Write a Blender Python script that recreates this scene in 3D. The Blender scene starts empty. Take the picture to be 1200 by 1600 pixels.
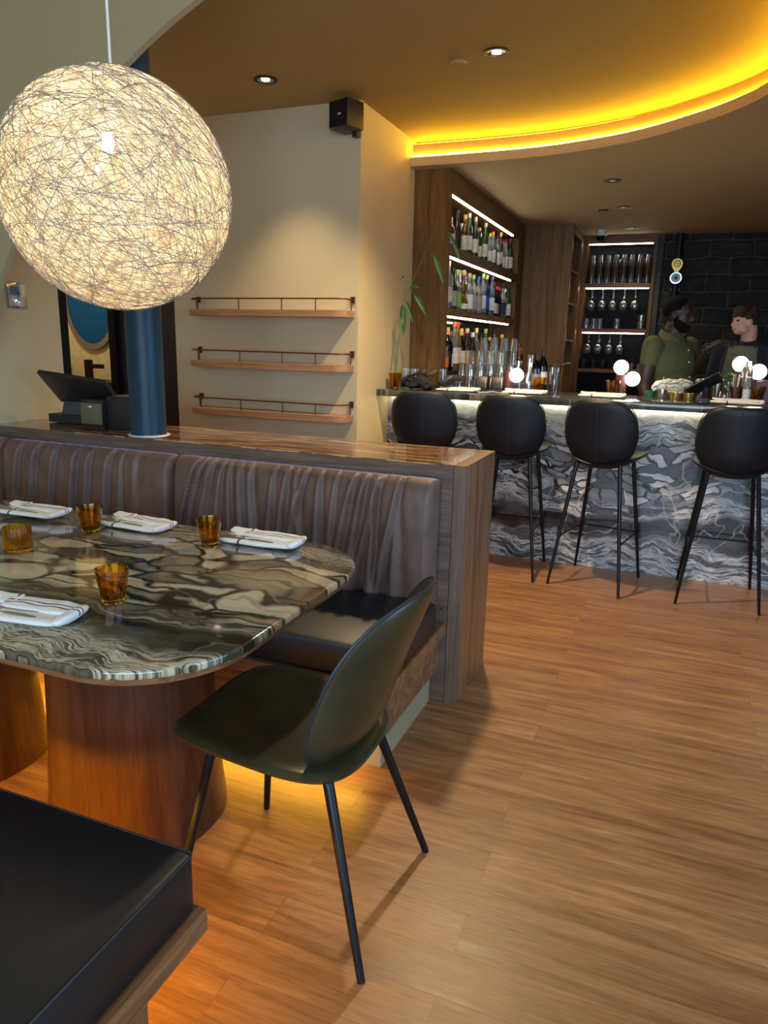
import bpy, bmesh, math, random
from mathutils import Vector, Matrix, noise

random.seed(7)
S = bpy.context.scene
COL = S.collection
PI = math.pi

# ------------------------------------------------------------------ camera, world, light, exposure
cam_d = bpy.data.cameras.new('camera')
cam = bpy.data.objects.new('camera', cam_d); COL.objects.link(cam)
S.camera = cam
_p, _y, _r, _f = 0.234200663, 0.37747803, 0.0236931710, 1126.03
_base = Matrix(((1, 0, 0), (0, 0, -1), (0, 1, 0)))
_Ry = Matrix(((math.cos(_y), 0, math.sin(_y)), (0, 1, 0), (-math.sin(_y), 0, math.cos(_y))))
_Rx = Matrix(((1, 0, 0), (0, math.cos(_p), -math.sin(_p)), (0, math.sin(_p), math.cos(_p))))
_Rz = Matrix(((math.cos(_r), -math.sin(_r), 0), (math.sin(_r), math.cos(_r), 0), (0, 0, 1)))
_M = _Rz @ _Rx @ _Ry @ _base
_cols = Matrix((_M[0], -_M[1], -_M[2])).transposed()
cam.matrix_world = Matrix.Translation((0, 0, 1.42)) @ _cols.to_4x4()
cam_d.sensor_fit = 'VERTICAL'; cam_d.sensor_height = 36; cam_d.lens = _f / 1600 * 36
cam_d.clip_start = 0.02; cam_d.clip_end = 100

W = bpy.data.worlds.new('world'); S.world = W; W.use_nodes = True
W.node_tree.nodes['Background'].inputs[0].default_value = (0.62, 0.78, 1.0, 1)
W.node_tree.nodes['Background'].inputs[1].default_value = 0.6
S.view_settings.view_transform = 'Standard'
S.view_settings.look = 'None'
S.view_settings.gamma = 1
S.view_settings.use_curve_mapping = False
S.view_settings.exposure = 0.0
S.cycles.use_denoising = True
S.cycles.max_bounces = 10
S.cycles.diffuse_bounces = 4
S.cycles.glossy_bounces = 4
S.cycles.transmission_bounces = 8
S.cycles.transparent_max_bounces = 12
S.cycles.caustics_reflective = False
S.cycles.caustics_refractive = False
S.cycles.sample_clamp_indirect = 4.0


def light(name, kind, loc, power, color=(1, 1, 1), size=0.1, size_y=None, aim=None, spot=None, blend=0.5):
    d = bpy.data.lights.new(name, kind); d.energy = power; d.color = color
    if kind == 'AREA':
        d.size = size
        if size_y:
            d.shape = 'RECTANGLE'; d.size_y = size_y
    else:
        d.shadow_soft_size = size
    if kind == 'SPOT':
        d.spot_size = spot; d.spot_blend = blend
    o = bpy.data.objects.new(name, d); COL.objects.link(o); o.location = loc
    if aim is not None:
        o.rotation_euler = (Vector(aim) - Vector(loc)).to_track_quat('-Z', 'Y').to_euler()
    return o


# daylight through the street windows behind and to the right of the photographer
light('daylight_back', 'AREA', (0.6, -2.55, 1.7), 200, (0.58, 0.78, 1.0), 4.2, 1.9, (0.6, 3, 0.9))
light('daylight_side', 'AREA', (3.25, 1.6, 1.6), 120, (0.30, 0.58, 1.0), 3.0, 1.9, (0.0, 2.2, 0.8))

# ------------------------------------------------------------------ object helpers


def link(name, me, mat=None, parent=None):
    o = bpy.data.objects.new(name, me); COL.objects.link(o)
    if mat is not None:
        me.materials.append(mat)
    if parent is not None:
        o.parent = parent
    return o


def thing(name, label, cat, loc=(0, 0, 0), rz=0, group=None):
    o = bpy.data.objects.new(name, None); COL.objects.link(o)
    o.empty_display_size = 0.05
    o.location = loc; o.rotation_euler = (0, 0, rz)
    tag(o, label, cat, group)
    return o


def tag(o, label, cat, group=None):
    o['label'] = label; o['category'] = cat
    if group: o['group'] = group
    return o


def struct(o, label=None, cat=None):
    o['kind'] = 'structure'
    if label: o['label'] = label
    if cat: o['category'] = cat
    return o


class MB:
    """collects shapes, then links them as one mesh object"""
    def __init__(s):
        s.bm = bmesh.new()

    def _xf(s, vs, m):
        if m is not None:
            for v in vs: v.co = m @ v.co

    def box(s, x0, x1, y0, y1, z0, z1, m=None, bevel=0):
        c = [(x0, y0, z0), (x1, y0, z0), (x1, y1, z0), (x0, y1, z0), (x0, y0, z1), (x1, y0, z1), (x1, y1, z1), (x0, y1, z1)]
        vs = [s.bm.verts.new(p) for p in c]
        fs = [s.bm.faces.new([vs[i] for i in q]) for q in ((3, 2, 1, 0), (4, 5, 6, 7), (0, 1, 5, 4), (1, 2, 6, 5), (2, 3, 7, 6), (3, 0, 4, 7))]
        if bevel:
            es = list({e for f in fs for e in f.edges})
            r = bmesh.ops.bevel(s.bm, geom=es, offset=bevel, segments=2, profile=0.5, affect='EDGES')
            vs = list({v for f in r['faces'] for v in f.verts} | {v for v in vs if v.is_valid})
        s._xf(vs, m)
        return s

    def lathe(s, prof, n=24, c=(0, 0, 0), m=None, rfun=None, closed=False):
        rings = []
        for r, z in prof:
            if r < 1e-5:
                rings.append([s.bm.verts.new((c[0], c[1], c[2] + z))])
            else:
                ring = []
                for i in range(n):
                    a = 2 * PI * i / n
                    k = rfun(a, z) if rfun else 1
                    ring.append(s.bm.verts.new((c[0] + r * k * math.cos(a), c[1] + r * k * math.sin(a), c[2] + z)))
                rings.append(ring)
        prs = list(zip(rings, rings[1:]))
        if closed: prs.append((rings[-1], rings[0]))
        for A, B in prs:
            if len(A) == 1 and len(B) == 1: continue
            for i in range(n):
                j = (i + 1) % n
                if len(A) == 1: s.bm.faces.new((A[0], B[j], B[i]))
                elif len(B) == 1: s.bm.faces.new((A[i], A[j], B[0]))
                else: s.bm.faces.new((A[i], A[j], B[j], B[i]))
        s._xf([v for r in rings for v in r], m)
        return s

    def cyl(s, c, r, z0, z1, n=24, r2=None, m=None):
        r2 = r if r2 is None else r2
        return s.lathe([(0, z0), (r, z0), (r2, z1), (0, z1)], n, (c[0], c[1], 0), m)

    def ball(s, c, r, n=24, k=12, sc=(1, 1, 1), m=None):
        mm = Matrix.Translation(c) @ Matrix.Diagonal((sc[0], sc[1], sc[2], 1))
        if m is not None: mm = m @ mm
        return s.lathe([(r * math.sin(PI * i / k), -r * math.cos(PI * i / k)) if 0 < i < k else (0, -r if i == 0 else r) for i in range(k + 1)], n, m=mm)

    def tube(s, pts, r, n=8, cap=True):
        pts = [Vector(p) for p in pts]
        rr = r if isinstance(r, (list, tuple)) else [r] * len(pts)
        rings = []; up = None
        for i, p in enumerate(pts):
            a = pts[max(i - 1, 0)]; b = pts[min(i + 1, len(pts) - 1)]
            t = (b - a).normalized()
            if up is None:
                up = Vector((0, 0, 1)) if abs(t.z) < 0.9 else Vector((1, 0, 0))
            u = t.cross(up).normalized(); v = u.cross(t).normalized(); up = v
            rings.append([s.bm.verts.new(p + rr[i] * (math.cos(2 * PI * k / n) * u + math.sin(2 * PI * k / n) * v)) for k in range(n)])
        for A, B in zip(rings, rings[1:]):
            for i in range(n):
                j = (i + 1) % n
                s.bm.faces.new((A[i], A[j], B[j], B[i]))
        if cap:
            s.bm.faces.new(rings[0][::-1]); s.bm.faces.new(rings[-1])
        return s

    def prism(s, poly, z0, z1, m=None):
        a = [s.bm.verts.new((x, y, z0)) for x, y in poly]; b = [s.bm.verts.new((x, y, z1)) for x, y in poly]
        s.bm.faces.new(a[::-1]); s.bm.faces.new(b)
        n = len(poly)
        for i in range(n):
            j = (i + 1) % n
            s.bm.faces.new((a[i], a[j], b[j], b[i]))
        s._xf(a + b, m)
        return s

    def grid(s, fn, nu, nv, wrap=False):
        g = [[s.bm.verts.new(fn(i / nu, j / nv)) for j in range(nv + 1)] for i in range(nu + 1)]
        for i in range(nu):
            for j in range(nv):
                s.bm.faces.new((g[i][j], g[i + 1][j], g[i + 1][j + 1], g[i][j + 1]))
        return s

    def pillow(s, fn, T, N=20, p=2.5, edge=6):
        """closed pad: fn maps a superellipse disc (a,b) to space; T thickness"""
        def P(a, b): return Vector(fn(a, b))
        def nrm(a, b):
            e = 1e-3
            du = P(a + e, b) - P(a - e, b); dv = P(a, b + e) - P(a, b - e)
            return du.cross(dv).normalized()
        tops, bots = [], []
        for i in range(N + 1):
            rt, rb = [], []
            for j in range(N + 1):
                sx = 2 * i / N - 1; sy = 2 * j / N - 1
                r = max(abs(sx), abs(sy))
                rr = math.sin(r * PI / 2) * 0.55 + r * 0.45
                if r < 1e-6: a = b = 0.0
                else:
                    ux, uy = sx / r, sy / r
                    th = math.atan2(uy, ux)
                    if abs(ux) >= abs(uy): th = uy * PI / 4 if ux > 0 else PI - uy * PI / 4
                    else: th = PI / 2 - ux * PI / 4 if uy > 0 else -PI / 2 + ux * PI / 4
                    c, q = math.cos(th), math.sin(th)
                    a = rr * math.copysign(abs(c) ** (2 / p), c); b = rr * math.copysign(abs(q) ** (2 / p), q)
                t = 0.5 * T * max(0.0, 1 - rr ** edge) ** 0.5
                q0 = P(a, b); n = nrm(a, b)
                rt.append(s.bm.verts.new(q0 + n * t))
                rb.append(s.bm.verts.new(q0 - n * t) if r < 0.9999 else rt[-1])
            tops.append(rt); bots.append(rb)
        for i in range(N):
            for j in range(N):
                s.bm.faces.new((tops[i][j], tops[i + 1][j], tops[i + 1][j + 1], tops[i][j + 1]))
                q = (bots[i][j], bots[i][j + 1], bots[i + 1][j + 1], bots[i + 1][j])
                if len(set(q)) == 4:
                    try: s.bm.faces.new(q)
                    except ValueError: pass
        return s

    def build(s, name, mat=None, parent=None, smooth=True, angle=35, loc=None, fix=True):
        me = bpy.data.meshes.new(name)
        if fix: bmesh.ops.recalc_face_normals(s.bm, faces=s.bm.faces)
        s.bm.to_mesh(me); s.bm.free()
        if smooth:
            me.polygons.foreach_set('use_smooth', [True] * len(me.polygons))
            try: me.set_sharp_from_angle(angle=math.radians(angle))
            except Exception: pass
        o = link(name, me, mat, parent)
        if loc is not None: o.location = loc
        return o


def part(name, mb, mat, parent, **k): return mb.build(name, mat, parent, **k)


def copy_tree(o, parent=None):
    c = o.copy(); COL.objects.link(c)
    if parent is not None: c.parent = parent
    for ch in list(o.children): copy_tree(ch, c)
    return c


# ------------------------------------------------------------------ materials
def newmat(name):
    m = bpy.data.materials.new(name); m.use_nodes = True
    nt = m.node_tree; b = nt.nodes['Principled BSDF']
    return m, nt, b


def node(nt, typ, **kw):
    n = nt.nodes.new(typ)
    for k, v in kw.items():
        if k.startswith('i_'): n.inputs[k[2:].replace('_', ' ')].default_value = v
        else: setattr(n, k, v)
    return n


def ramp(nt, stops, fac=None, interp='LINEAR'):
    r = nt.nodes.new('ShaderNodeValToRGB'); r.color_ramp.interpolation = interp
    e = r.color_ramp.elements
    while len(e) > 1: e.remove(e[-1])
    e[0].position = stops[0][0]; e[0].color = (*stops[0][1], 1)
    for p, c in stops[1:]:
        x = e.new(p); x.color = (*c, 1)
    if fac is not None: nt.links.new(fac, r.inputs[0])
    return r


def coords(nt, scale, kind='Object', rot=(0, 0, 0), loc=(0, 0, 0)):
    tc = nt.nodes.new('ShaderNodeTexCoord'); mp = nt.nodes.new('ShaderNodeMapping')
    mp.inputs['Scale'].default_value = scale; mp.inputs['Rotation'].default_value = rot; mp.inputs['Location'].default_value = loc
    nt.links.new(tc.outputs[kind], mp.inputs[0])
    return mp.outputs[0]


def noise_n(nt, vec, scale, detail=4, rough=0.5, dist=0.0):
    n = nt.nodes.new('ShaderNodeTexNoise'); n.inputs['Scale'].default_value = scale
    n.inputs['Detail'].default_value = detail; n.inputs['Roughness'].default_value = rough; n.inputs['Distortion'].default_value = dist
    if vec is not None: nt.links.new(vec, n.inputs['Vector'])
    return n


def bump(nt, b, h, strength=0.2, dist=0.01):
    n = nt.nodes.new('ShaderNodeBump'); n.inputs['Strength'].default_value = strength; n.inputs['Distance'].default_value = dist
    nt.links.new(h, n.inputs['Height']); nt.links.new(n.outputs[0], b.inputs['Normal'])


def mixc(nt, fac, a, b, mode='MIX'):
    m = nt.nodes.new('ShaderNodeMix'); m.data_type = 'RGBA'; m.blend_type = mode
    for v, i in ((fac, 0), (a, 6), (b, 7)):
        if isinstance(v, (int, float)): m.inputs[i].default_value = v
        elif isinstance(v, tuple): m.inputs[i].default_value = (*v, 1)
        else: nt.links.new(v, m.inputs[i])
    return m.outputs[2]


def mth(nt, op, a, b=None, c=None):
    m = nt.nodes.new('ShaderNodeMath'); m.operation = op
    for i, v in enumerate((a, b, c)):
        if v is None: continue
        if isinstance(v, (int, float)): m.inputs[i].default_value = v
        else: nt.links.new(v, m.inputs[i])
    return m.outputs[0]


def plain(name, col, rough=0.5, metal=0, var=0.06, vscale=8, bmp=0.0, bscale=60, **kw):
    m, nt, b = newmat(name)
    v = coords(nt, (1, 1, 1))
    n = noise_n(nt, v, vscale, 4)
    lo = tuple(max(0, c * (1 - var)) for c in col); hi = tuple(min(1, c * (1 + var)) for c in col)
    r = ramp(nt, [(0.3, lo), (0.7, hi)], n.outputs[0])
    nt.links.new(r.outputs[0], b.inputs['Base Color'])
    b.inputs['Roughness'].default_value = rough; b.inputs['Metallic'].default_value = metal
    for k, x in kw.items(): b.inputs[k.replace('_', ' ')].default_value = x
    if bmp: bump(nt, b, noise_n(nt, v, bscale, 3).outputs[0], bmp, 0.004)
    return m


def emis(name, col, st):
    m, nt, b = newmat(name)
    b.inputs['Base Color'].default_value = (*[min(1, c) for c in col], 1)
    b.inputs['Emission Color'].default_value = (*col, 1); b.inputs['Emission Strength'].default_value = st
    return m


def wood(name, dark, light_, axis='z', rough=0.38, k=1.0, coat=0.0):
    m, nt, b = newmat(name)
    sc = {'x': (0.9, 14, 14), 'y': (14, 0.9, 14), 'z': (14, 14, 0.9)}[axis]
    v = coords(nt, tuple(s * k for s in sc))
    n1 = noise_n(nt, v, 1.6, 6, 0.6, 0.9)
    v2 = coords(nt, tuple(s * k * 5 for s in sc))
    n2 = noise_n(nt, v2, 2.0, 3, 0.7)
    mid = tuple((a + c) / 2 for a, c in zip(dark, light_))
    r = ramp(nt, [(0.28, dark), (0.45, mid), (0.6, light_), (0.72, mid)], n1.outputs[0])
    r2 = ramp(nt, [(0.3, (0.62, 0.62, 0.62)), (0.65, (1.08, 1.08, 1.08))], n2.outputs[0])
    c = mixc(nt, 0.7, r.outputs[0], r2.outputs[0], 'MULTIPLY')
    nt.links.new(c, b.inputs['Base Color'])
    b.inputs['Roughness'].default_value = rough
    b.inputs['Coat Weight'].default_value = coat; b.inputs['Coat Roughness'].default_value = 0.25
    b.inputs['Specular IOR Level'].default_value = 0.22
    bump(nt, b, n2.outputs[0], 0.08, 0.002)
    return m


WAL_D, WAL_L = (0.125, 0.052, 0.022), (0.30, 0.145, 0.062)
M = {}
M['walnut_z'] = wood('walnut_z', WAL_D, WAL_L, 'z')
M['walnut_x'] = wood('walnut_x', WAL_D, WAL_L, 'x')
M['walnut_y'] = wood('walnut_y', WAL_D, WAL_L, 'y')
M['walnut_grey'] = wood('walnut_grey', (0.085, 0.055, 0.042), (0.185, 0.125, 0.095), 'x', 0.42)
M['walnut_greyz'] = wood('walnut_greyz', (0.095, 0.06, 0.045), (0.20, 0.135, 0.10), 'z', 0.42)
M['drum'] = wood('drum', (0.042, 0.014, 0.008), (0.095, 0.037, 0.020), 'z', 0.32, 0.7)
M['oak_shelf'] = wood('oak_shelf', (0.27, 0.13, 0.06), (0.45, 0.25, 0.13), 'x')
M['cab'] = wood('cab', (0.105, 0.048, 0.014), (0.215, 0.110, 0.036), 'z', 0.45, 0.9)
M['cab_y'] = wood('cab_y', (0.105, 0.048, 0.014), (0.215, 0.110, 0.036), 'y', 0.45)
M['cab_x'] = wood('cab_x', (0.13, 0.065, 0.032), (0.26, 0.14, 0.075), 'x', 0.45)
M['ceil_low'] = plain('ceil_low', (0.50, 0.38, 0.20), 0.8, bmp=0.03, var=0.02, vscale=2)
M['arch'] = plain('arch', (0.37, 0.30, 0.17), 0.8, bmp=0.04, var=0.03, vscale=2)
M['cream'] = plain('cream', (0.60, 0.48, 0.27), 0.75, bmp=0.05, var=0.03, vscale=2)
M['ceil'] = plain('ceil', (0.34, 0.235, 0.080), 0.8, bmp=0.03, var=0.02, vscale=2)
M['shelfwall'] = plain('shelfwall', (0.54, 0.46, 0.29), 0.75, bmp=0.05, var=0.03, vscale=2)
M['black_metal'] = plain('black_metal', (0.012, 0.013, 0.016), 0.38, 0.6)
M['black_plastic'] = plain('black_plastic', (0.014, 0.014, 0.016), 0.42)
M['dark_panel'] = plain('dark_panel', (0.005, 0.005, 0.008), 0.5, Specular_IOR_Level=0.15)
M['navy'] = plain('navy', (0.006, 0.009, 0.022), 0.45)
M['mirror_black'] = plain('mirror_black', (0.01, 0.01, 0.01), 0.06)
M['leather_black'] = plain('leather_black', (0.008, 0.010, 0.012), 0.42, bmp=0.06, bscale=220)
M['leather_stool'] = plain('leather_stool', (0.006, 0.008, 0.014), 0.46, bmp=0.07, bscale=200, Specular_IOR_Level=0.35)
M['leather_olive'] = plain('leather_olive', (0.034, 0.032, 0.014), 0.30, bmp=0.06, bscale=160, var=0.35, vscale=6)
M['rail_brown'] = plain('rail_brown', (0.10, 0.028, 0.018), 0.4, 0.5)
M['rust'] = plain('rust', (0.085, 0.022, 0.014), 0.45)
M['brass'] = plain('brass', (0.55, 0.36, 0.10), 0.3, 0.9)
M['steel'] = plain('steel', (0.62, 0.60, 0.57), 0.22, 1.0)
M['teal'] = plain('teal', (0.008, 0.036, 0.060), 0.40, Specular_IOR_Level=0.3, bmp=0.1, bscale=25, var=0.15)
M['white_plastic'] = plain('white_plastic', (0.75, 0.74, 0.72), 0.4)
M['olive_plastic'] = plain('olive_plastic', (0.13, 0.12, 0.065), 0.35)
M['beige_kick'] = plain('beige_kick', (0.34, 0.27, 0.15), 0.6)
M['kick_lit'] = plain('kick_lit', (0.5, 0.36, 0.18), 0.6)
M['leaf'] = plain('leaf', (0.035, 0.12, 0.02), 0.45, var=0.3)
M['stem'] = plain('stem', (0.10, 0.19, 0.05), 0.45, var=0.3)
M['cable'] = plain('cable', (0.72, 0.70, 0.66), 0.6)
M['seam'] = plain('seam', (0.02, 0.022, 0.028), 0.5)
M['bag'] = plain('bag', (0.006, 0.006, 0.008), 0.75, bmp=0.4, bscale=30)
M['towel'] = plain('towel', (0.62, 0.62, 0.58), 0.9, bmp=0.5, bscale=120)
M['skin_dark'] = plain('skin_dark', (0.030, 0.014, 0.009), 0.5)
M['skin_fair'] = plain('skin_fair', (0.52, 0.28, 0.20), 0.5)
M['shirt_green'] = plain('shirt_green', (0.065, 0.075, 0.028), 0.85, bmp=0.3, bscale=25)
M['shirt_black'] = plain('shirt_black', (0.008, 0.010, 0.018), 0.85, bmp=0.2, bscale=25)
M['trousers'] = plain('trousers', (0.012, 0.012, 0.016), 0.85)
M['apron'] = plain('apron', (0.10, 0.10, 0.075), 0.85, bmp=0.2, bscale=50)
M['hair_black'] = plain('hair_black', (0.006, 0.005, 0.004), 0.95, bmp=0.5, bscale=120, Specular_IOR_Level=0.1)
M['hair_brown'] = plain('hair_brown', (0.026, 0.013, 0.008), 0.7, bmp=0.5, bscale=90, Specular_IOR_Level=0.25)
M['lip'] = plain('lip', (0.30, 0.11, 0.09), 0.5)
M['eye'] = plain('eye', (0.02, 0.015, 0.012), 0.2)
M['led_cool'] = emis('led_cool', (1.0, 0.90, 0.74), 22)
M['led_warm'] = emis('led_warm', (1.0, 0.66, 0.20), 9)
M['led_cove'] = emis('led_cove', (1.0, 0.58, 0.02), 48)
M['led_floor'] = emis('led_floor', (1.0, 0.55, 0.04), 80)
M['led_bar'] = emis('led_bar', (1.0, 0.85, 0.50), 20)
M['globe'] = emis('globe', (1.0, 0.93, 0.80), 7)
M['bulb'] = emis('bulb', (1.0, 0.90, 0.72), 60)
M['lens'] = emis('lens', (1.0, 0.95, 0.88), 12)
M['lens_dim'] = emis('lens_dim', (0.9, 0.75, 0.55), 0.05)
M['screen_blue'] = emis('screen_blue', (0.10, 0.45, 0.95), 1.2)


def glassmat(name, col, rough=0.0, ior=1.45, bm=0.0, bs=30):
    m, nt, b = newmat(name)
    b.inputs['Base Color'].default_value = (*col, 1); b.inputs['Transmission Weight'].default_value = 1
    b.inputs['Roughness'].default_value = rough; b.inputs['IOR'].default_value = ior
    v = coords(nt, (1, 1, 1))
    bump(nt, b, noise_n(nt, v, bs, 2).outputs[0], max(bm, 0.01), 0.003)
    return m


M['amber'] = glassmat('amber', (0.80, 0.44, 0.035), 0.02)
M['amber_dark'] = glassmat('amber_dark', (0.75, 0.26, 0.02), 0.02)


def thin_glass(name, tint=(0.93, 0.96, 0.96), spec=0.9):
    m, nt, b = newmat(name)
    out = nt.nodes['Material Output']; nt.nodes.remove(b)
    tr = node(nt, 'ShaderNodeBsdfTransparent'); tr.inputs[0].default_value = (*tint, 1)
    gl = node(nt, 'ShaderNodeBsdfGlossy'); gl.inputs['Roughness'].default_value = 0.04; gl.inputs[0].default_value = (spec, spec, spec, 1)
    fr = node(nt, 'ShaderNodeLayerWeight'); fr.inputs[0].default_value = 0.45
    v = coords(nt, (1, 1, 1)); n = noise_n(nt, v, 40, 2)
    bp = node(nt, 'ShaderNodeBump'); bp.inputs['Strength'].default_value = 0.15; bp.inputs['Distance'].default_value = 0.004
    nt.links.new(n.outputs[0], bp.inputs['Height']); nt.links.new(bp.outputs[0], gl.inputs['Normal'])
    f = mth(nt, 'MULTIPLY_ADD', fr.outputs['Facing'], 0.80, 0.11)
    mx = node(nt, 'ShaderNodeMixShader'); nt.links.new(f, mx.inputs[0]); nt.links.new(tr.outputs[0], mx.inputs[1]); nt.links.new(gl.outputs[0], mx.inputs[2])
    nt.links.new(mx.outputs[0], out.inputs[0])
    return m


M['clear'] = thin_glass('clear')


def tinted(name, rough, trans):
    """takes its colour from each object's own colour"""
    m, nt, b = newmat(name)
    oi = node(nt, 'ShaderNodeObjectInfo')
    v = coords(nt, (1, 1, 1)); n = noise_n(nt, v, 30, 2)
    r = ramp(nt, [(0.35, (0.8, 0.8, 0.8)), (0.65, (1, 1, 1))], n.outputs[0])
    nt.links.new(mixc(nt, 1.0, oi.outputs['Color'], r.outputs[0], 'MULTIPLY'), b.inputs['Base Color'])
    b.inputs['Roughness'].default_value = rough; b.inputs['Transmission Weight'].default_value = trans
    return m


M['bottle'] = tinted('bottle', 0.05, 0.82)
M['cap'] = tinted('cap', 0.35, 0)
M['paper'] = tinted('paper', 0.6, 0)


def make_marble(name, axes, pal, zones, rough=0.14, scale=1.0, seed=(0, 0, 0), zmap=(1.0, 0.0), cell=(8.5, 24), share=0.42):
    """axes: which object coords give (along, across). pal colours: dark, mid, light, warm"""
    m, nt, b = newmat(name)
    tc = node(nt, 'ShaderNodeTexCoord'); sp = node(nt, 'ShaderNodeSeparateXYZ'); nt.links.new(tc.outputs['Object'], sp.inputs[0])
    U = sp.outputs[axes[0]]; V = sp.outputs[axes[1]]
    cb = node(nt, 'ShaderNodeCombineXYZ')
    nt.links.new(mth(nt, 'MULTIPLY_ADD', U, scale, seed[0]), cb.inputs[0]); nt.links.new(mth(nt, 'MULTIPLY_ADD', V, scale, seed[1]), cb.inputs[1])
    cb.inputs[2].default_value = seed[2]
    base = cb.outputs[0]
    w1 = noise_n(nt, base, 2.2, 3, 0.55)
    w2 = noise_n(nt, base, 7, 3, 0.6)
    def warp(src, w, amt):
        sub = node(nt, 'ShaderNodeVectorMath', operation='SUBTRACT'); nt.links.new(w.outputs['Color'], sub.inputs[0]); sub.inputs[1].default_value = (0.5, 0.5, 0.5)
        scl = node(nt, 'ShaderNodeVectorMath', operation='MULTIPLY'); nt.links.new(sub.outputs[0], scl.inputs[0]); scl.inputs[1].default_value = amt
        ad = node(nt, 'ShaderNodeVectorMath', operation='ADD'); nt.links.new(src, ad.inputs[0]); nt.links.new(scl.outputs[0], ad.inputs[1])
        return ad.outputs[0]
    p1 = warp(base, w1, (0.5, 0.34, 0)); p2 = warp(p1, w2, (0.07, 0.05, 0))
    def st(vec, s):
        q = node(nt, 'ShaderNodeMapping'); q.inputs['Scale'].default_value = s; nt.links.new(vec, q.inputs[0]); return q.outputs[0]
    dark, mid, light_, warm = pal
    # fine strata
    s1 = noise_n(nt, st(p2, (1.3, 13, 1)), 1.5, 6, 0.65)
    strata = ramp(nt, [(0.30, dark), (0.40, mid), (0.44, dark), (0.485, light_), (0.515, dark), (0.55, light_), (0.60, mid), (0.64, dark), (0.70, light_)], s1.outputs[0])
    # pebbles ringed by dark veins
    vor = node(nt, 'ShaderNodeTexVoronoi', feature='DISTANCE_TO_EDGE'); vor.inputs['Scale'].default_value = 1
    vc = node(nt, 'ShaderNodeTexVoronoi', feature='F1'); vc.inputs['Scale'].default_value = 1
    q = st(p2, (cell[0], cell[1], 1)); nt.links.new(q, vor.inputs['Vector']); nt.links.new(q, vc.inputs['Vector'])
    sc = node(nt, 'ShaderNodeSeparateColor'); nt.links.new(vc.outputs['Color'], sc.inputs[0])
    fill = ramp(nt, [(0.0, mid), (share, tuple(c * 0.8 for c in mid)), (share + 0.06, light_), (0.8, warm), (0.9, light_)], sc.outputs[0], 'CONSTANT')
    f2 = mixc(nt, 0.35, fill.outputs[0], ramp(nt, [(0.35, mid), (0.65, light_)], noise_n(nt, st(p2, (3, 18, 1)), 1.5, 5).outputs[0]).outputs[0])
    edge = ramp(nt, [(0.03, (0, 0, 0)), (0.11, (1, 1, 1))], vor.outputs['Distance'])
    peb = mixc(nt, edge.outputs[0], dark, f2)
    back = mixc(nt, 1.0, mid, ramp(nt, [(0.3, (0.5, 0.5, 0.5)), (0.7, (1.1, 1.1, 1.1))], noise_n(nt, st(p2, (2, 9, 1)), 2, 5).outputs[0]).outputs[0], 'MULTIPLY')
    keep = ramp(nt, [(share * 0.7, (0, 0, 0)), (share * 0.7 + 0.04, (1, 1, 1))], sc.outputs[1])
    peb = mixc(nt, keep.outputs[0], back, peb)
    # calm dark stone
    calm = mixc(nt, ramp(nt, [(0.45, (0, 0, 0)), (0.75, (1, 1, 1))], noise_n(nt, st(p2, (2, 6, 1)), 2, 5).outputs[0]).outputs[0], tuple(c * 1.5 for c in dark), mid)
    # zones follow the (wavy) height or depth
    sep = node(nt, 'ShaderNodeSeparateXYZ'); nt.links.new(warp(base, w1, (0, 0.34, 0)), sep.inputs[0])
    zz = mth(nt, 'SUBTRACT', sep.outputs[1], seed[1])
    zr = ramp(nt, zones, mth(nt, 'MULTIPLY_ADD', zz, zmap[0] / scale, zmap[1]))
    zs = node(nt, 'ShaderNodeSeparateColor'); nt.links.new(zr.outputs[0], zs.inputs[0])
    c = mixc(nt, zs.outputs[0], calm, strata.outputs[0])
    c = mixc(nt, zs.outputs[1], c, peb)
    pale = mixc(nt, ramp(nt, [(0.44, (0, 0, 0)), (0.5, (1, 1, 1)), (0.58, (0.35, 0.35, 0.35))], noise_n(nt, st(p2, (1.2, 6, 1)), 1.8, 6, 0.6).outputs[0]).outputs[0], tuple(c0 * 0.55 for c0 in light_), light_)
    c = mixc(nt, zs.outputs[2], c, pale)
    # a few thin warm veins across
    vv = noise_n(nt, st(base, (1.6, 1.6, 1)), 1.3, 3, 0.5, 0.6)
    vein = ramp(nt, [(0.492, (0, 0, 0)), (0.499, (0.8, 0.8, 0.8)), (0.506, (0, 0, 0))], vv.outputs[0])
    c = mixc(nt, vein.outputs[0], c, warm)
    nt.links.new(c, b.inputs['Base Color'])
    b.inputs['Roughness'].default_value = rough
    b.inputs['Coat Weight'].default_value = 0.4; b.inputs['Coat Roughness'].default_value = 0.05
    return m


def make_ledge():
    m, nt, b = newmat('ledge_stone')
    v = coords(nt, (0.9, 9, 1)); n = noise_n(nt, v, 2.2, 5, 0.6, 0.5)
    rr = ramp(nt, [(0.30, (0.30, 0.17, 0.08)), (0.42, (0.09, 0.025, 0.010)), (0.50, (0.15, 0.05, 0.02)), (0.54, (0.62, 0.44, 0.24)), (0.58, (0.20, 0.08, 0.03)), (0.66, (0.10, 0.03, 0.012)), (0.70, (0.5, 0.34, 0.18))], n.outputs[0])  # streaks also carry glossy reflections painted into the stone colour
    nt.links.new(rr.outputs[0], b.inputs['Base Color']); b.inputs['Roughness'].default_value = 0.12
    b.inputs['Coat Weight'].default_value = 0.5; b.inputs['Coat Roughness'].default_value = 0.04
    return m


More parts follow.
